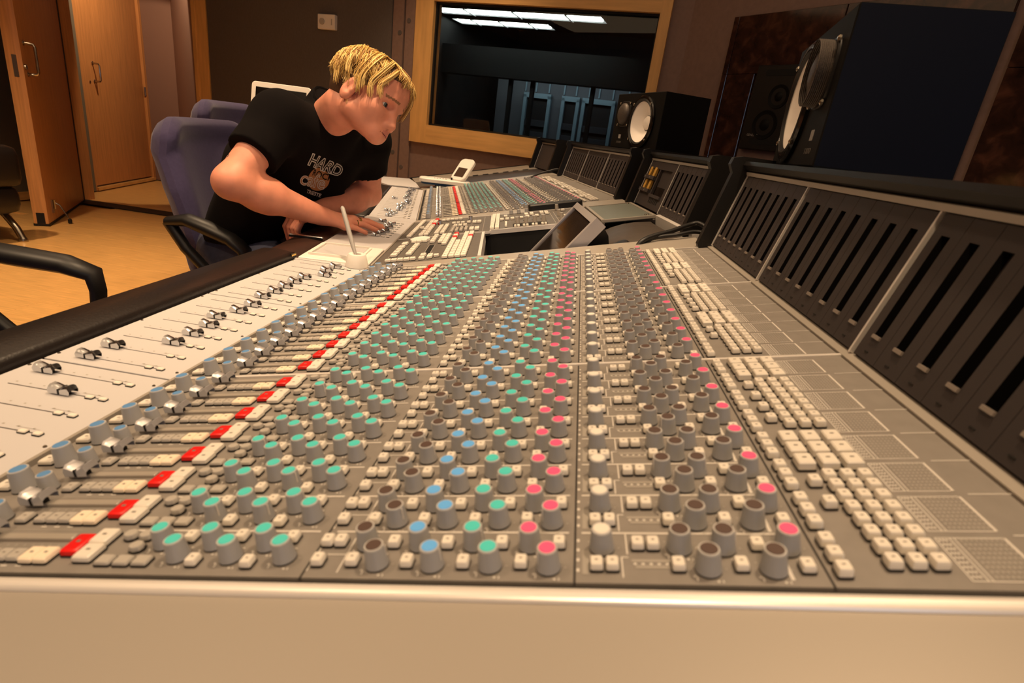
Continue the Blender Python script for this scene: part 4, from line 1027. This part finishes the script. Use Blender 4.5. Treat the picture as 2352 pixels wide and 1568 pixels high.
# leather sofa end by the open door
SO = T(-4.05, 3.05, 0) @ RZ(math.radians(-4))
so = empty('leather_sofa', SO, 'black leather sofa end with curved chrome leg at the left edge', 'sofa')
def pillow(nm, x0, x1, y0, y1, z0, z1, r=.06):
    g = G('leather_black'); c = r; cx, cy, wx, wy = (x0 + x1) / 2, (y0 + y1) / 2, x1 - x0, y1 - y0
    g.rings([g.rrect(cx, cy, wx - 1.4 * c, wy - 1.4 * c, c, z0, 4), g.rrect(cx, cy, wx - .3 * c, wy - .3 * c, c, z0 + .3 * c, 4), g.rrect(cx, cy, wx, wy, c, z0 + c, 4), g.rrect(cx, cy, wx, wy, c, z1 - c, 4), g.rrect(cx, cy, wx - .3 * c, wy - .3 * c, c, z1 - .3 * c, 4), g.rrect(cx, cy, wx - 1.4 * c, wy - 1.4 * c, c, z1, 4)])
    link(nm, g.mesh(nm, 60), so, SO)
pillow('arm', .26, .46, -.40, .36, .36, .62); pillow('side_cushion', .24, .44, -.42, .34, .19, .37); pillow('seat', -.45, .25, -.42, .36, .22, .46); pillow('backrest', -.45, .26, -.62, -.36, .24, .80)
for s_ in (.30, -.36):
    g = G('steel'); g.tube([(.20, s_, .22), (.30, s_ + .005, .17), (.37, s_ + .01, .085), (.40, s_ + .012, .022)], [.020, .022, .022, .022], 10); g.M = T(.405, s_ + .012, 0); g.lathe([(.026, 0), (.028, .012), (.018, .03)], 14); link('leg', g.mesh('leg', 60), so, SO)
g = G('steel'); g.tube([(-.40, .30, .22), (-.42, .30, 0.0)], .02, 10); g.tube([(-.40, -.36, .22), (-.42, -.36, 0.0)], .02, 10); link('rear_legs', g.mesh('rear_legs', 60), so, SO)
# side table with white laptop behind the leaning person
TW = T(-1.70, 3.16, 0) @ RZ(math.radians(-14))
tb = empty('side_table', TW, 'plain side table behind the chairs carrying the white laptop', 'table')
g = G('wood_frame'); g.slab(0, 0, .60, .45, .86, .89, .01, .004); link('table_top', g.mesh('table_top'), tb, TW)
for sx in (-1, 1):
    for sy in (-1, 1):
        g = G('steel'); g.box(sx * .27 - .015, sx * .27 + .015, sy * .20 - .015, sy * .20 + .015, 0, .86); link('leg', g.mesh('leg', 0), tb, TW)
LPW = T(-1.665, 2.98, .891) @ RZ(math.radians(4))
lp = empty('laptop', LPW, 'white laptop with raised lid behind the leaning person', 'laptop')
g = G('white_plastic'); g.slab(0, 0, .32, .23, 0, .022, .02, .003, n=4); link('base', g.mesh('base'), lp, LPW)
for r_ in range(4):
    for c in range(11):
        g = G('button_grey'); g.slab(-.125 + c * .025, .0 + r_ * .022, .020, .017, .0215, .0245, .002, .001); link('key', g.mesh('key'), lp, LPW)
LD = LPW @ T(0, .115, .02) @ RX(math.radians(78))
g = G('white_plastic', 'black_gloss'); g.slab(0, .135, .33, .27, -.012, 0, .02, .003, n=4); ld = link('lid', g.mesh('lid'), lp, LD)
g = G('black_gloss'); g.box(-.14, .14, .03, .242, 0, .0012); link('screen', g.mesh('screen', 0), ld, LD)
# ------------------------------------------------------------------ person: signed-distance body turned into one surface
class SDF:
    def __init__(s): s.p = []
    def cap(s, a, b, ra, rb, k=.02, op=0): s.p.append(('c', np.array(a, float), np.array(b, float), ra, rb, k, op)); return s
    def ell(s, c, r, k=.02, op=0, R=None): s.p.append(('e', np.array(c, float), np.array(r, float), None if R is None else np.array(R, float), 0, k, op)); return s
    def one(s, q, P):
        if q[0] == 'c':
            a, b, ra, rb = q[1:5]; ba = b - a; t = np.clip(((P - a) @ ba) / (ba @ ba), 0, 1)
            return np.linalg.norm(P - a - t[:, None] * ba, axis=1) - (ra + (rb - ra) * t)
        d = P - q[1]
        if q[3] is not None: d = d @ q[3]           # columns of R are the local axes
        k0 = np.linalg.norm(d / q[2], axis=1); k1 = np.linalg.norm(d / q[2] ** 2, axis=1)
        return k0 * (k0 - 1) / np.maximum(k1, 1e-9)
    def __call__(s, P, idx=None):
        D = np.full(len(P), 1e3)
        for i in (range(len(s.p)) if idx is None else idx):
            q = s.p[i]; d = s.one(q, P); k = q[5]
            if q[6] == 0:
                h = np.maximum(k - np.abs(D - d), 0) / k; D = np.minimum(D, d) - h * h * k * .25
            else:
                d = -d; h = np.maximum(k - np.abs(D - d), 0) / k; D = np.maximum(D, d) + h * h * k * .25
        return D
    def bounds(s):
        lo, hi = [], []
        for q in s.p:
            if q[6]: continue
            if q[0] == 'c': r = max(q[3], q[4]); lo += [q[1] - r, q[2] - r]; hi += [q[1] + r, q[2] + r]
            else: r = max(q[2]); lo.append(q[1] - r); hi.append(q[1] + r)
        return np.min(lo, 0) - .02, np.max(hi, 0) + .02
def surface(sdf, h, post=None):
    """surface nets on a sparse set of blocks"""
    lo, hi = sdf.bounds(); B = 8; n = np.ceil((hi - lo) / h / B).astype(int) * B + 1
    vol = np.empty(n, np.float32)
    nb = (n - 1) // B; rad = B * h * .87
    ax = [lo[i] + (np.arange(nb[i]) + .5) * B * h for i in range(3)]
    C = np.stack(np.meshgrid(*ax, indexing='ij'), -1).reshape(-1, 3)
    prim = np.stack([sdf.one(q, C) for q in sdf.p], 1)
    D = sdf(C)
    if post is not None: D = np.maximum(D, post(C))
    Dn = D.reshape(nb)
    vol[:] = 1.0
    up = np.repeat(np.repeat(np.repeat(np.where(Dn < 0, -1., 1.), B, 0), B, 1), B, 2)
    vol[:-1, :-1, :-1] = up
    # blocks closest to the surface
    act = np.argwhere(np.abs(Dn) < rad * 1.6 + .012)
    gi = np.stack(np.meshgrid(*[np.arange(B + 1)] * 3, indexing='ij'), -1).reshape(-1, 3)
    flat = {tuple(b): i for i, b in enumerate(np.ndindex(*nb))}
    for b in act:
        i = flat[tuple(b)]
        idx = [j for j in range(len(sdf.p)) if prim[i, j] < rad * 1.6 + .06]
        if not idx: continue
        P = lo + (b * B + gi) * h
        d = sdf(P, idx)
        if post is not None: d = np.maximum(d, post(P))
        x, y, z = b * B
        vol[x:x + B + 1, y:y + B + 1, z:z + B + 1] = d.reshape(B + 1, B + 1, B + 1)
    s = vol < 0
    c = np.zeros(np.array(vol.shape) - 1, np.int8)
    for dx in (0, 1):
        for dy in (0, 1):
            for dz in (0, 1): c += s[dx:dx + c.shape[0], dy:dy + c.shape[1], dz:dz + c.shape[2]]
    cells = np.argwhere((c > 0) & (c < 8)); ids = -np.ones(c.shape, np.int64); ids[tuple(cells.T)] = np.arange(len(cells))
    acc = np.zeros((len(cells), 3)); cnt = np.zeros(len(cells))
    cor = [(a, b_, d_) for a in (0, 1) for b_ in (0, 1) for d_ in (0, 1)]
    for a in range(8):
        for b_ in range(a + 1, 8):
            A, Bc = np.array(cor[a]), np.array(cor[b_])
            if np.abs(A - Bc).sum() != 1: continue
            va = vol[tuple((cells + A).T)]; vb = vol[tuple((cells + Bc).T)]; m = (va < 0) != (vb < 0)
            t = np.where(m, va / np.where(m, va - vb, 1), 0)
            acc += np.where(m[:, None], A + (Bc - A) * t[:, None], 0); cnt += m
    V = lo + (cells + acc / cnt[:, None]) * h
    F = []
    for axis in range(3):
        sl0 = [slice(None)] * 3; sl1 = [slice(None)] * 3; sl0[axis] = slice(0, -1); sl1[axis] = slice(1, None)
        ch = s[tuple(sl0)] != s[tuple(sl1)]
        E = np.argwhere(ch); u, v = [(1, 2), (2, 0), (0, 1)][axis]
        E = E[(E[:, u] > 0) & (E[:, v] > 0) & (E[:, u] < c.shape[u]) & (E[:, v] < c.shape[v])]
        du = np.zeros(3, int); du[u] = 1; dv = np.zeros(3, int); dv[v] = 1
        q = np.stack([ids[tuple((E - du - dv).T)], ids[tuple((E - dv).T)], ids[tuple(E.T)], ids[tuple((E - du).T)]], 1)
        inside = s[tuple(E.T)]; q[~inside] = q[~inside][:, ::-1]
        F.append(q)
    return V, np.concatenate(F)
def surf_mesh(name, V, F, mname, matfn=None, mats=()):
    me = bpy.data.meshes.new(name); me.from_pydata(V.tolist(), [], F.tolist())
    for m_ in (mname, *mats): me.materials.append(MATS[m_])
    me.polygons.foreach_set('use_smooth', [True] * len(F))
    if matfn is not None: me.polygons.foreach_set('material_index', matfn(V[F].mean(1)).astype(np.int32))
    me.update(); return me
v3 = lambda *a: np.array(a, float)
# joints
shR, elR, wrR = v3(-.800, 1.492, 1.022), v3(-.842, 1.325, .872), v3(-.718, 1.556, .780)
shL, elL, wrL = v3(-.680, 1.815, .985), v3(-.708, 1.915, .815), v3(-.776, 1.672, .776)
PEL = v3(-1.05, 1.80, .60); CH = v3(-.890, 1.715, .87); NB = v3(-.752, 1.655, 1.035)
LAT = (shL - shR) / np.linalg.norm(shL - shR)
# head frame
HC = v3(-.612, 1.575, 1.1115)
Hf, Hu, Hs = v3(.9339, -.1894, -.3035), v3(.3143, .3482, .8832), v3(.0597, .9189, -.39)
HR = np.stack([Hf / np.linalg.norm(Hf), Hs / np.linalg.norm(Hs), Hu / np.linalg.norm(Hu)], 1)
H = lambda x, y, z: HC + HR @ v3(x, y, z)
def head(S):
    E_ = lambda c, r, k=.02, op=0, R=None: S.ell(H(*c), r, k, op, HR if R is None else HR @ R)
    C_ = lambda a, b, ra, rb, k=.02, op=0: S.cap(H(*a), H(*b), ra, rb, k, op)
    E_((.010, 0, .032), (.095, .074, .073)); E_((.062, 0, .050), (.056, .060, .058), .03)
    E_((.050, 0, -.026), (.056, .058, .060), .03); C_((.018, -.050, -.052), (.082, -.012, -.068), .020, .018, .03); C_((.018, .050, -.052), (.082, .012, -.068), .020, .018, .03)
    S.cap(H(.086, -.010, -.072), H(.086, .010, -.072), .0185, .0185, .02)
    C_((.099, -.030, .019), (.099, .030, .019), .011, .011, .018)
    for y in (-1, 1):
        E_((.066, .046 * y, -.022), (.026, .020, .019), .03)
        E_((.103, .033 * y, .003), (.016, .018, .011), .014, 1)
    C_((.101, 0, .010), (.117, 0, -.034), .0075, .0115, .014)
    for y in (-1, 1): E_((.107, .0125 * y, -.041), (.012, .0075, .0075), .008)
    for y in (-1, 1): E_((.113, .007 * y, -.0475), (.004, .0035, .0035), .003, 1)
    E_((.088, 0, -.060), (.021, .028, .014), .014)
    E_((.0985, 0, -.0585), (.0095, .021, .0052), .005); E_((.0965, 0, -.0690), (.0100, .019, .0062), .005)
    E_((.109, 0, -.0637), (.012, .024, .0013), .002, 1)
    for y in (-1, 1):     # eyelids round the eyeballs, with a slit
        S.ell(H(.0825, .031 * y, .003), (.0145, .0145, .0145), .006)
        E_((.0965, .0345 * y, .0015), (.0115, .0165, .0058), .002, 1)
    for y in (-1, 1):     # ears
        Re = np.array([[math.cos(.22), 0, math.sin(.22)], [0, 1, 0], [-math.sin(.22), 0, math.cos(.22)]])
        E_((.006, .076 * y, -.014), (.019, .010, .033), .008, 0, Re); E_((.010, .0865 * y, -.010), (.010, .007, .019), .005, 1, Re); E_((.016, .080 * y, -.018), (.004, .006, .006), .004)
    return S
def hand(S, W_, K, tips, mids, rb=.0088, thumb=None):
    """W_ wrist, K four knuckles (index..pinky), mids/tips per finger"""
    for i in range(4): S.cap(W_ + (K[i] - W_) * .18, K[i], .0155, .0112, .016)
    for i in range(3): S.cap(K[i], K[i + 1], .0105, .0100, .012)
    for i in range(4):
        r = rb * (1, 1.03, 1, .88)[i]
        S.cap(K[i], mids[i], r * 1.10, r, .004); S.cap(mids[i], tips[i], r * .98, r * .80, .003)
    if thumb is not None:
        S.cap(thumb[0], thumb[1], .0145, .0110, .014); S.cap(thumb[1], thumb[2], .0105, .0086, .003)
B_ = SDF()
# torso under the shirt, neck, arms
for s_ in (-1, 1):
    B_.cap(PEL + LAT * .075 * s_, CH + LAT * .07 * s_, .10, .105, .05); B_.cap(CH + LAT * .06 * s_ - v3(.02, 0, 0), NB + LAT * .08 * s_ - v3(.03, 0, .06), .085, .042, .03)
B_.cap(shR - v3(.02, 0, .01), shL - v3(.02, 0, .01), .048, .048, .03)
B_.cap(NB - v3(.0, 0, .01), H(-.032, 0, -.045), .060, .055, .03)
head(B_)
for sh, el, wr in ((shR, elR, wrR), (shL, elL, wrL)):
    ax = (el - sh); fa = wr - el
    B_.cap(sh, el, .050, .039, .03)
    B_.cap(el, el + fa * .38, .040, .046, .02); B_.cap(el + fa * .30, wr, .045, .0275, .02)
# right hand laid flat on the fader surface
dirR = v3(.60, .80, 0); perp = v3(-dirR[1], dirR[0], 0)
zs = ZK
kR = [v3(-.663, 1.668, zs + .037), v3(-.655, 1.641, zs + .039), v3(-.655, 1.613, zs + .035), v3(-.657, 1.588, zs + .028)]
tR = [v3(-.606, 1.764, zs + .010), v3(-.592, 1.733, zs + .010), v3(-.596, 1.692, zs + .009), v3(-.607, 1.628, zs + .009)]
mR = [np.array([*(kR[i] * .5 + tR[i] * .5)[:2], zs + (.029, .030, .028, .023)[i]]) for i in range(4)]
hand(B_, wrR, kR, tR, mR, .0090, (wrR + dirR * .03 + perp * .02, wrR + dirR * .075 + perp * .052 - v3(0, 0, .02), wrR + dirR * .105 + perp * .058 - v3(0, 0, .035)))
# left hand hanging over the arm rest edge below the right forearm
dl = v3(-.45, -.89, 0); dl /= np.linalg.norm(dl); pl_ = v3(-dl[1], dl[0], 0)
kL = [wrL + dl * .074 + pl_ * o + v3(-.004, 0, -.012 - abs(o) * .1) for o in (.030, .010, -.010, -.028)]
mL = [k + dl * .018 + v3(-.004, 0, -.036) for k in kL]; tL = [m - dl * .006 + v3(.004, 0, -.040) for m in mL]
hand(B_, wrL, kL, tL, mL, .0090, (wrL + dl * .03 + pl_ * .03, wrL + dl * .07 + pl_ * .052 + v3(0, 0, -.01), wrL + dl * .10 + pl_ * .05 + v3(0, 0, -.02)))
Vb, Fb = surface(B_, .0030)
PERW = T(PEL[0], PEL[1], 0)
PER = empty('person', PERW, 'person with wavy blond hair in black printed T-shirt leaning over the console faders', 'person')
def lips_fn(Cn):
    L = (Cn - HC) @ HR; a = ((L[:, 1] / .017) ** 2 + ((L[:, 2] + .0637) / .0088) ** 2 < 1) & (L[:, 0] > .094)
    mi = np.where(a, 1, 0)
    br = (np.abs(np.abs(L[:, 1]) - .033) < .019) & (np.abs(L[:, 2] - .0185 - .12 * (.035 - np.abs(L[:, 1]))) < .0030) & (L[:, 0] > .07); mi[br] = 2
    t0 = (Cn - (shR + (elR - shR) * .60)) ; r_ = np.linalg.norm(t0, axis=1)
    q = shR + (elR - shR) * .66 + v3(-.030, -.036, .0)
    rr = np.linalg.norm(Cn - q, axis=1); mi[((rr > .010) & (rr < .0135)) | (rr < .004)] = 3
    return mi
bme = surf_mesh('body', Vb, Fb, 'skin', lips_fn, ('lips', 'brow', 'tattoo'))
body = link('body', bme, PER, Matrix.Identity(4))
# eyes
for y in (-1, 1):
    c = H(.0820, .031 * y, .003); Fd = Hf * .97 - Hu * .10; Fd /= np.linalg.norm(Fd)
    z = Vector(Fd); x = z.orthogonal().normalized(); W = basis(Vector(c), x, z.cross(x), z)
    g = G('eye_white', 'iris', 'pupil'); R0 = .0126; prof = [(R0 * math.sin(a), R0 * math.cos(a)) for a in [PI * (1 - i / 16) for i in range(17)]]; prof[0] = (.0003, -R0); prof[-1] = (.0002, R0)
    ml = ['eye_white'] * 12 + ['iris', 'iris', 'pupil', 'pupil', 'pupil']
    g.lathe(prof, 20, mlist=ml); link('eye', g.mesh('eye', 180), PER, W)
# rings on the fingers, nails
for i, t in ((1, .34), (2, .34), ):
    p = kR[i] + (mR[i] - kR[i]) * (t + .15 * (i == 2)); z = Vector(mR[i] - kR[i]).normalized(); x = z.orthogonal().normalized()
    for q in ((0, .0045) if i == 1 else (0,)):
        g = G('brass'); g.lathe([(.0104, 0), (.0113, .0008), (.0113, .0026), (.0104, .0034)], 20, cap0=False, cap1=False); link('finger_ring', g.mesh('finger_ring'), PER, basis(Vector(p) + z * q, x, z.cross(x), z))
for i in range(4):
    dd = Vector(tR[i] - mR[i]).normalized(); up = Vector((0, 0, 1)); up = (up - dd * up.dot(dd)).normalized(); x = dd.cross(up).normalized()
    g = G('nail'); g.rings([[(-.0042, -.006, -.0012), (.0042, -.006, -.0012), (.0046, .003, -.0012), (.0, .0055, -.0012), (-.0046, .003, -.0012)], [(-.0038, -.0055, .0006), (.0038, -.0055, .0006), (.004, .0025, .0006), (.0, .005, .0003), (-.004, .0025, .0006)]])
    link('fingernail', g.mesh('fingernail', 60), PER, basis(Vector(tR[i]) + up * .0068 - dd * .001, x, dd, up) )
# hair: cap and locks
Sh = SDF()
Sh.ell(H(.006, 0, .033), (.098, .079, .076), .01, 0, HR); Sh.ell(H(.066, 0, .064), (.050, .060, .045), .02, 0, HR)
Sh.ell(H(-.034, 0, -.002), (.048, .062, .050), .03, 0, HR)
Sh.ell(H(.118, 0, -.012), (.062, .10, .062), .01, 1, HR)
for y in (-1, 1): Sh.ell(H(.03, .09 * y, -.075), (.070, .06, .088), .012, 1, HR)
Sh.ell(H(.09, 0, -.085), (.10, .10, .09), .01, 1, HR)
Vh, Fh = surface(Sh, .004)
nz = np.random.RandomState(4)
hair_cap = link('hair', surf_mesh('hair', Vh, Fh, 'hair_root'), PER, Matrix.Identity(4))
g = G('hair_blond', 'hair_light', 'hair_mid', 'hair_root')
rh = random.Random(21)
def skull(x, phi, e):
    """point over the skull: x along the head, phi from the crown towards the side"""
    q = max(0.06, 1 - ((x - .002) / .108) ** 2) ** .5
    return H(x, math.sin(phi) * (.080 + e) * q, .034 + math.cos(phi) * (.075 + e) * q)
for i in range(1500):
    side = -1 if rh.random() < .68 else 1
    x0 = rh.uniform(-.088, .092); ph0 = rh.uniform(.0, .55) * side * (1 if rh.random() < .8 else 2.2)
    front = max(0, (x0 - .02) / .07)
    end = rh.uniform(1.25, 1.75) if front < .3 else rh.uniform(1.15, 1.62)
    if x0 < -.02: end = rh.uniform(1.5, 2.1)
    drift = (.028 if x0 > 0 else -.012) + rh.uniform(-.022, .022) + front * .018; amp = rh.uniform(.002, .009); fr = rh.uniform(5, 9); pz = rh.uniform(0, 6)
    pts = []; rad = []; N = 11; e0 = rh.uniform(.002, .011); r0 = rh.uniform(.0007, .0015)
    for k in range(N):
        t = k / (N - 1); ph = ph0 + (end * side - ph0) * t
        x = min(.105, x0 + drift * t + amp * math.sin(fr * t + pz)); e = e0 + .006 * math.sin(PI * t) + amp * .6 * math.sin(fr * t * 1.1 + pz + 1) + (.006 * t * t if rh.random() < .3 else 0)
        pts.append(tuple(skull(x, ph, e))); rad.append(r0 * (.5 + .9 * math.sin(PI * min(1, .12 + .88 * t))) * (1 - .55 * t ** 3))
    g.tube(pts, rad, 4, rh.choice(['hair_blond'] * 4 + ['hair_light'] * 4 + ['hair_mid'] * 2 + (['hair_root'] if x0 > .04 else ['hair_mid'])))
def lock(P, r0, n=8, m_='hair_light', sp=.009):
    for i in range(n):
        o = v3(rh.uniform(-sp, sp), rh.uniform(-sp, sp), rh.uniform(-sp, sp)); ctrl = [H(*(v3(*p) + o * (.4 + .6 * j / len(P)))) for j, p in enumerate(P)]; out = []
        for j in range(len(ctrl) - 1):
            p0, p1, p2, p3 = ctrl[max(j - 1, 0)], ctrl[j], ctrl[j + 1], ctrl[min(j + 2, len(ctrl) - 1)]
            for k in range(4):
                t = k / 4; out.append(tuple(.5 * ((2 * p1) + (p2 - p0) * t + (2 * p0 - 5 * p1 + 4 * p2 - p3) * t * t + (3 * p1 - p0 - 3 * p2 + p3) * t ** 3)))
        out.append(tuple(ctrl[-1])); L = len(out)
        g.tube(out, [r0 * (1 - .7 * (k / L) ** 2) for k in range(L)], 4, rh.choice([m_, 'hair_blond', 'hair_light']))
# strands that fall over forehead and temple on the near side, and over the ear
lock([(.060, -.010, .111), (.088, -.040, .098), (.090, -.066, .062), (.080, -.076, .030), (.088, -.070, .006)], .0011, 28)
lock([(.050, -.020, .113), (.070, -.056, .098), (.068, -.078, .060), (.058, -.084, .022), (.066, -.080, -.006)], .0012, 28)
lock([(.030, -.020, .117), (.042, -.062, .102), (.040, -.086, .062), (.034, -.090, .026), (.042, -.086, .000)], .0012, 24)
lock([(.020, -.030, .115), (.030, -.068, .094), (.030, -.086, .055), (.026, -.090, .022), (.034, -.084, -.012)], .0013, 32)
lock([(.020, -.030, .117), (.024, -.070, .098), (.020, -.090, .055), (.016, -.093, .020), (.030, -.086, .004)], .0012, 24)
lock([(-.02, -.030, .113), (-.016, -.070, .090), (-.016, -.088, .055), (-.012, -.091, .030), (-.004, -.090, .016)], .0011, 28)
lock([(-.04, -.030, .110), (-.042, -.066, .085), (-.046, -.078, .050), (-.044, -.080, .015), (-.036, -.078, -.014)], .0013, 28)
lock([(.070, .010, .112), (.106, .020, .086), (.117, .036, .056), (.112, .046, .026), (.106, .050, .004)], .0010, 24, 'hair_mid')
lock([(.064, .000, .116), (.098, .006, .098), (.118, .014, .076), (.122, .022, .058)], .0009, 20, 'hair_mid')
for k in range(26):   # front tuft above the forehead
    y = -.050 + k * .0042 + rh.uniform(-.004, .004); d = rh.uniform(-.006, .006); c = (1 - (y / .075) ** 2) ** .5
    lock([(.030, y * .7, .114), (.070 + d, y * .9, .106), (.070 + .042 * c + d, y * 1.05, .090), (.072 + .046 * c, y * 1.15, .074 + rh.uniform(-.012, .006))], .0011, 8, 'hair_mid', .006)
for k in range(75):
    z = rh.uniform(-.03, .06); y = rh.uniform(-.074, .05)
    def bk(yy, zz, o): return (.003 - (.101 + o) * max(.05, 1 - (yy / .081) ** 2 - ((zz - .034) / .083) ** 2) ** .5 + max(0, .035 - zz) * .42, yy, zz)
    lock([bk(y, z + .05, .002), bk(y * 1.05, z + .025, .005), bk(y * 1.06, z, .006), bk(y * 1.06, z - .020, .005 + rh.uniform(0, .004))], .0011, 9)
link('hair_strands', g.mesh('hair_strands', 180), hair_cap, Matrix.Identity(4))
# T-shirt
CC = v3(-.712, 1.657, 1.070); CD = v3(.70, -.40, -.595); CD /= np.linalg.norm(CD); CN = v3(.592, -.142, .792); CN /= np.linalg.norm(CN)
S_ = SDF()
for s_ in (-1, 1):
    S_.cap(PEL + LAT * .080 * s_, CH + LAT * .075 * s_, .122, .122, .05); S_.cap(CH + LAT * .07 * s_, NB + LAT * .09 * s_ - v3(.01, 0, .055), .118, .078, .05)
    S_.cap(NB + LAT * .02 * s_ - v3(.01, 0, .035), (shR, shL)[(s_ + 1) // 2] + v3(0, 0, .012), .062, .064, .04)
for s_ in (-1, 1): S_.cap(CC + CD * .022 * s_ - CN * .075, CC + CD * .022 * s_ + CN * .03, .078, .066, .03)
for sh, el in ((shR, elR), (shL, elL)):
    S_.cap(sh, sh + (el - sh) * .62, .066, .064, .04)
cutp = [(sh + (el - sh) * f, (el - sh) / np.linalg.norm(el - sh), sh) for sh, el, f in ((shR, elR, .58), (shL, elL, .50))]
nk = H(-.032, 0, -.045) - NB; nk = nk / np.linalg.norm(nk)
fold = nz.uniform(-1, 1, (6, 3)) * 26; fph = nz.uniform(0, 6, 6)
def shirt_post(P):
    D = np.full(len(P), -1.0)
    for c, n_, sh in cutp:
        near = np.linalg.norm(P - c, axis=1) < .13
        D = np.where(near, np.maximum(D, (P - c) @ n_), D)
    # neck hole
    d = (P - CC) @ CN; rd = P - CC - d[:, None] * CN; near = (np.linalg.norm(rd, axis=1) < .105) & (np.abs(d) < .12)
    D = np.where(near, np.maximum(D, d), D)
    return np.maximum(D, .655 + .02 * np.sin(P[:, 1] * 30) - P[:, 2])
Vs, Fs = surface(S_, .0055, shirt_post)
w_ = sum(np.sin(Vs @ fold[i] + fph[i]) for i in range(6)) / 6
cdir = Vs - (PEL + (NB - PEL) * np.clip(((Vs - PEL) @ (NB - PEL)) / ((NB - PEL) @ (NB - PEL)), 0, 1)[:, None]); cdir /= np.linalg.norm(cdir, axis=1)[:, None]
Vs = Vs + cdir * (w_ * .008)[:, None]
shirt = link('t_shirt', surf_mesh('t_shirt', Vs, Fs, 'shirt_black'), PER, Matrix.Identity(4))
# collar rib
cc = CC; x = Vector(CD)
g = G('shirt_black'); 
g.rings([[((r + .021) * math.cos(2 * PI * i / 36), r * math.sin(2 * PI * i / 36), z) for i in range(36)] for r, z in ((.069, -.014), (.073, -.004), (.071, .005), (.066, .003), (.064, -.010))], cap0=False, cap1=False)
link('collar', g.mesh('collar', 80), shirt, basis(Vector(cc), x, Vector(CN).cross(x), Vector(CN)))
# print on the chest, laid on to the cloth
bvh = BVHTree.FromPolygons([tuple(p) for p in Vs.tolist()], Fs.tolist())
pc = v3(-.668, 1.520, .895); view = Vector((-.668 - .06, 1.520 + .0, .895 - .95)).normalized()
vd = Vector(pc).normalized()
vd = (Vector(pc) - Vector((.15, .45, 1.0))).normalized()
ux = Vector(LAT) * .45 + Vector((.72, .12, -.22)); ux = (ux - vd * ux.dot(vd)).normalized(); uy = ux.cross(vd).normalized()
if uy.z < 0: uy = -uy
def lay(me, ox, oy, rot, off, name, parent=shirt):
    c, s_ = math.cos(rot), math.sin(rot); vv = []
    for v in me.vertices:
        a, b = v.co.x * c - v.co.y * s_ + ox, v.co.x * s_ + v.co.y * c + oy
        p = Vector(pc) + ux * a + uy * b - vd * .35
        hit = bvh.ray_cast(p, vd)
        q = hit[0] - vd * off if hit[0] is not None else p + vd * .35
        vv.append(q)
    for v, q in zip(me.vertices, vv): v.co = q
    me.update(); link(name, me, parent, Matrix.Identity(4))
def sub(me, n=2):
    import bmesh
    bm = bmesh.new(); bm.from_mesh(me); bmesh.ops.triangulate(bm, faces=bm.faces[:])
    for _ in range(n):
        lg = [e for e in bm.edges if e.calc_length() > .008]
        if lg: bmesh.ops.subdivide_edges(bm, edges=lg, cuts=1, use_grid_fill=False)
    bmesh.ops.triangulate(bm, faces=bm.faces[:]); bm.to_mesh(me); bm.free(); return me
def disc(r, n=40, sx=1.):
    g = G('print_orange'); g.add([(0, 0, 0)] + [(r * sx * math.cos(2 * PI * i / n), r * math.sin(2 * PI * i / n), 0) for i in range(n)], [(0, 1 + i, 1 + (i + 1) % n) for i in range(n)], None); return g
me = sub(disc(.034, 36, 1.1).mesh('print_disc', 0), 3); lay(me, .002, -.012, 0, .0012, 'printed_disc')
lay(sub(text_mesh('HARD', .044, 'text_white', .0022, 0)), .004, .030, .02, .0020, 'printed_lettering')
lay(sub(text_mesh('HARD', .044, 'shirt_black', -.0006, 0)), .004, .030, .02, .0028, 'printed_lettering')
lay(sub(text_mesh('ROCK', .026, 'shirt_black', .0004, 0)), .010, .002, .02, .0024, 'printed_lettering')
lay(sub(text_mesh('cafe', .056, 'text_white', .0014, 0)), -.014, -.022, .08, .0028, 'printed_lettering')
lay(sub(text_mesh('cafe', .056, 'print_orange', -.0010, 0)), -.014, -.022, .08, .0034, 'printed_lettering')
lay(sub(text_mesh('TRIESTE', .015, 'text_white', .0004, 0)), .004, -.056, .0, .0020, 'printed_lettering')
# trousers and shoes
J = SDF()
fw = v3(LAT[1], -LAT[0], 0); fw /= np.linalg.norm(fw)
for s_ in (-1, 1):
    hp = PEL + LAT * .085 * s_ * v3(1, 1, .3) + v3(0, 0, .012); kn_ = hp + fw * .40 + v3(0, 0, -.075) + LAT * .05 * s_; an = v3(kn_[0] - .06, kn_[1], .10)
    J.cap(hp, kn_, .092, .068, .05); J.cap(kn_, an, .066, .050, .03)
J.cap(PEL - LAT * .09 + v3(0, 0, -.02), PEL + LAT * .09 + v3(0, 0, -.02), .118, .118, .05)
Vj, Fj = surface(J, .010)
link('trousers', surf_mesh('trousers', Vj, Fj, 'jeans'), PER, Matrix.Identity(4))
for s_ in (-1, 1):
    kn_ = PEL + LAT * .135 * s_ + fw * .40; sh_ = SDF(); a = v3(kn_[0] - .07, kn_[1], .055)
    sh_.cap(a, a + fw * .15 - v3(0, 0, .015), .045, .038, .03); sh_.cap(a + v3(0, 0, .05), a, .050, .045, .03)
    V_, F_ = surface(sh_, .008, lambda P: .004 - P[:, 2]); link('shoe', surf_mesh('shoe', V_, F_, 'shoe'), PER, Matrix.Identity(4))
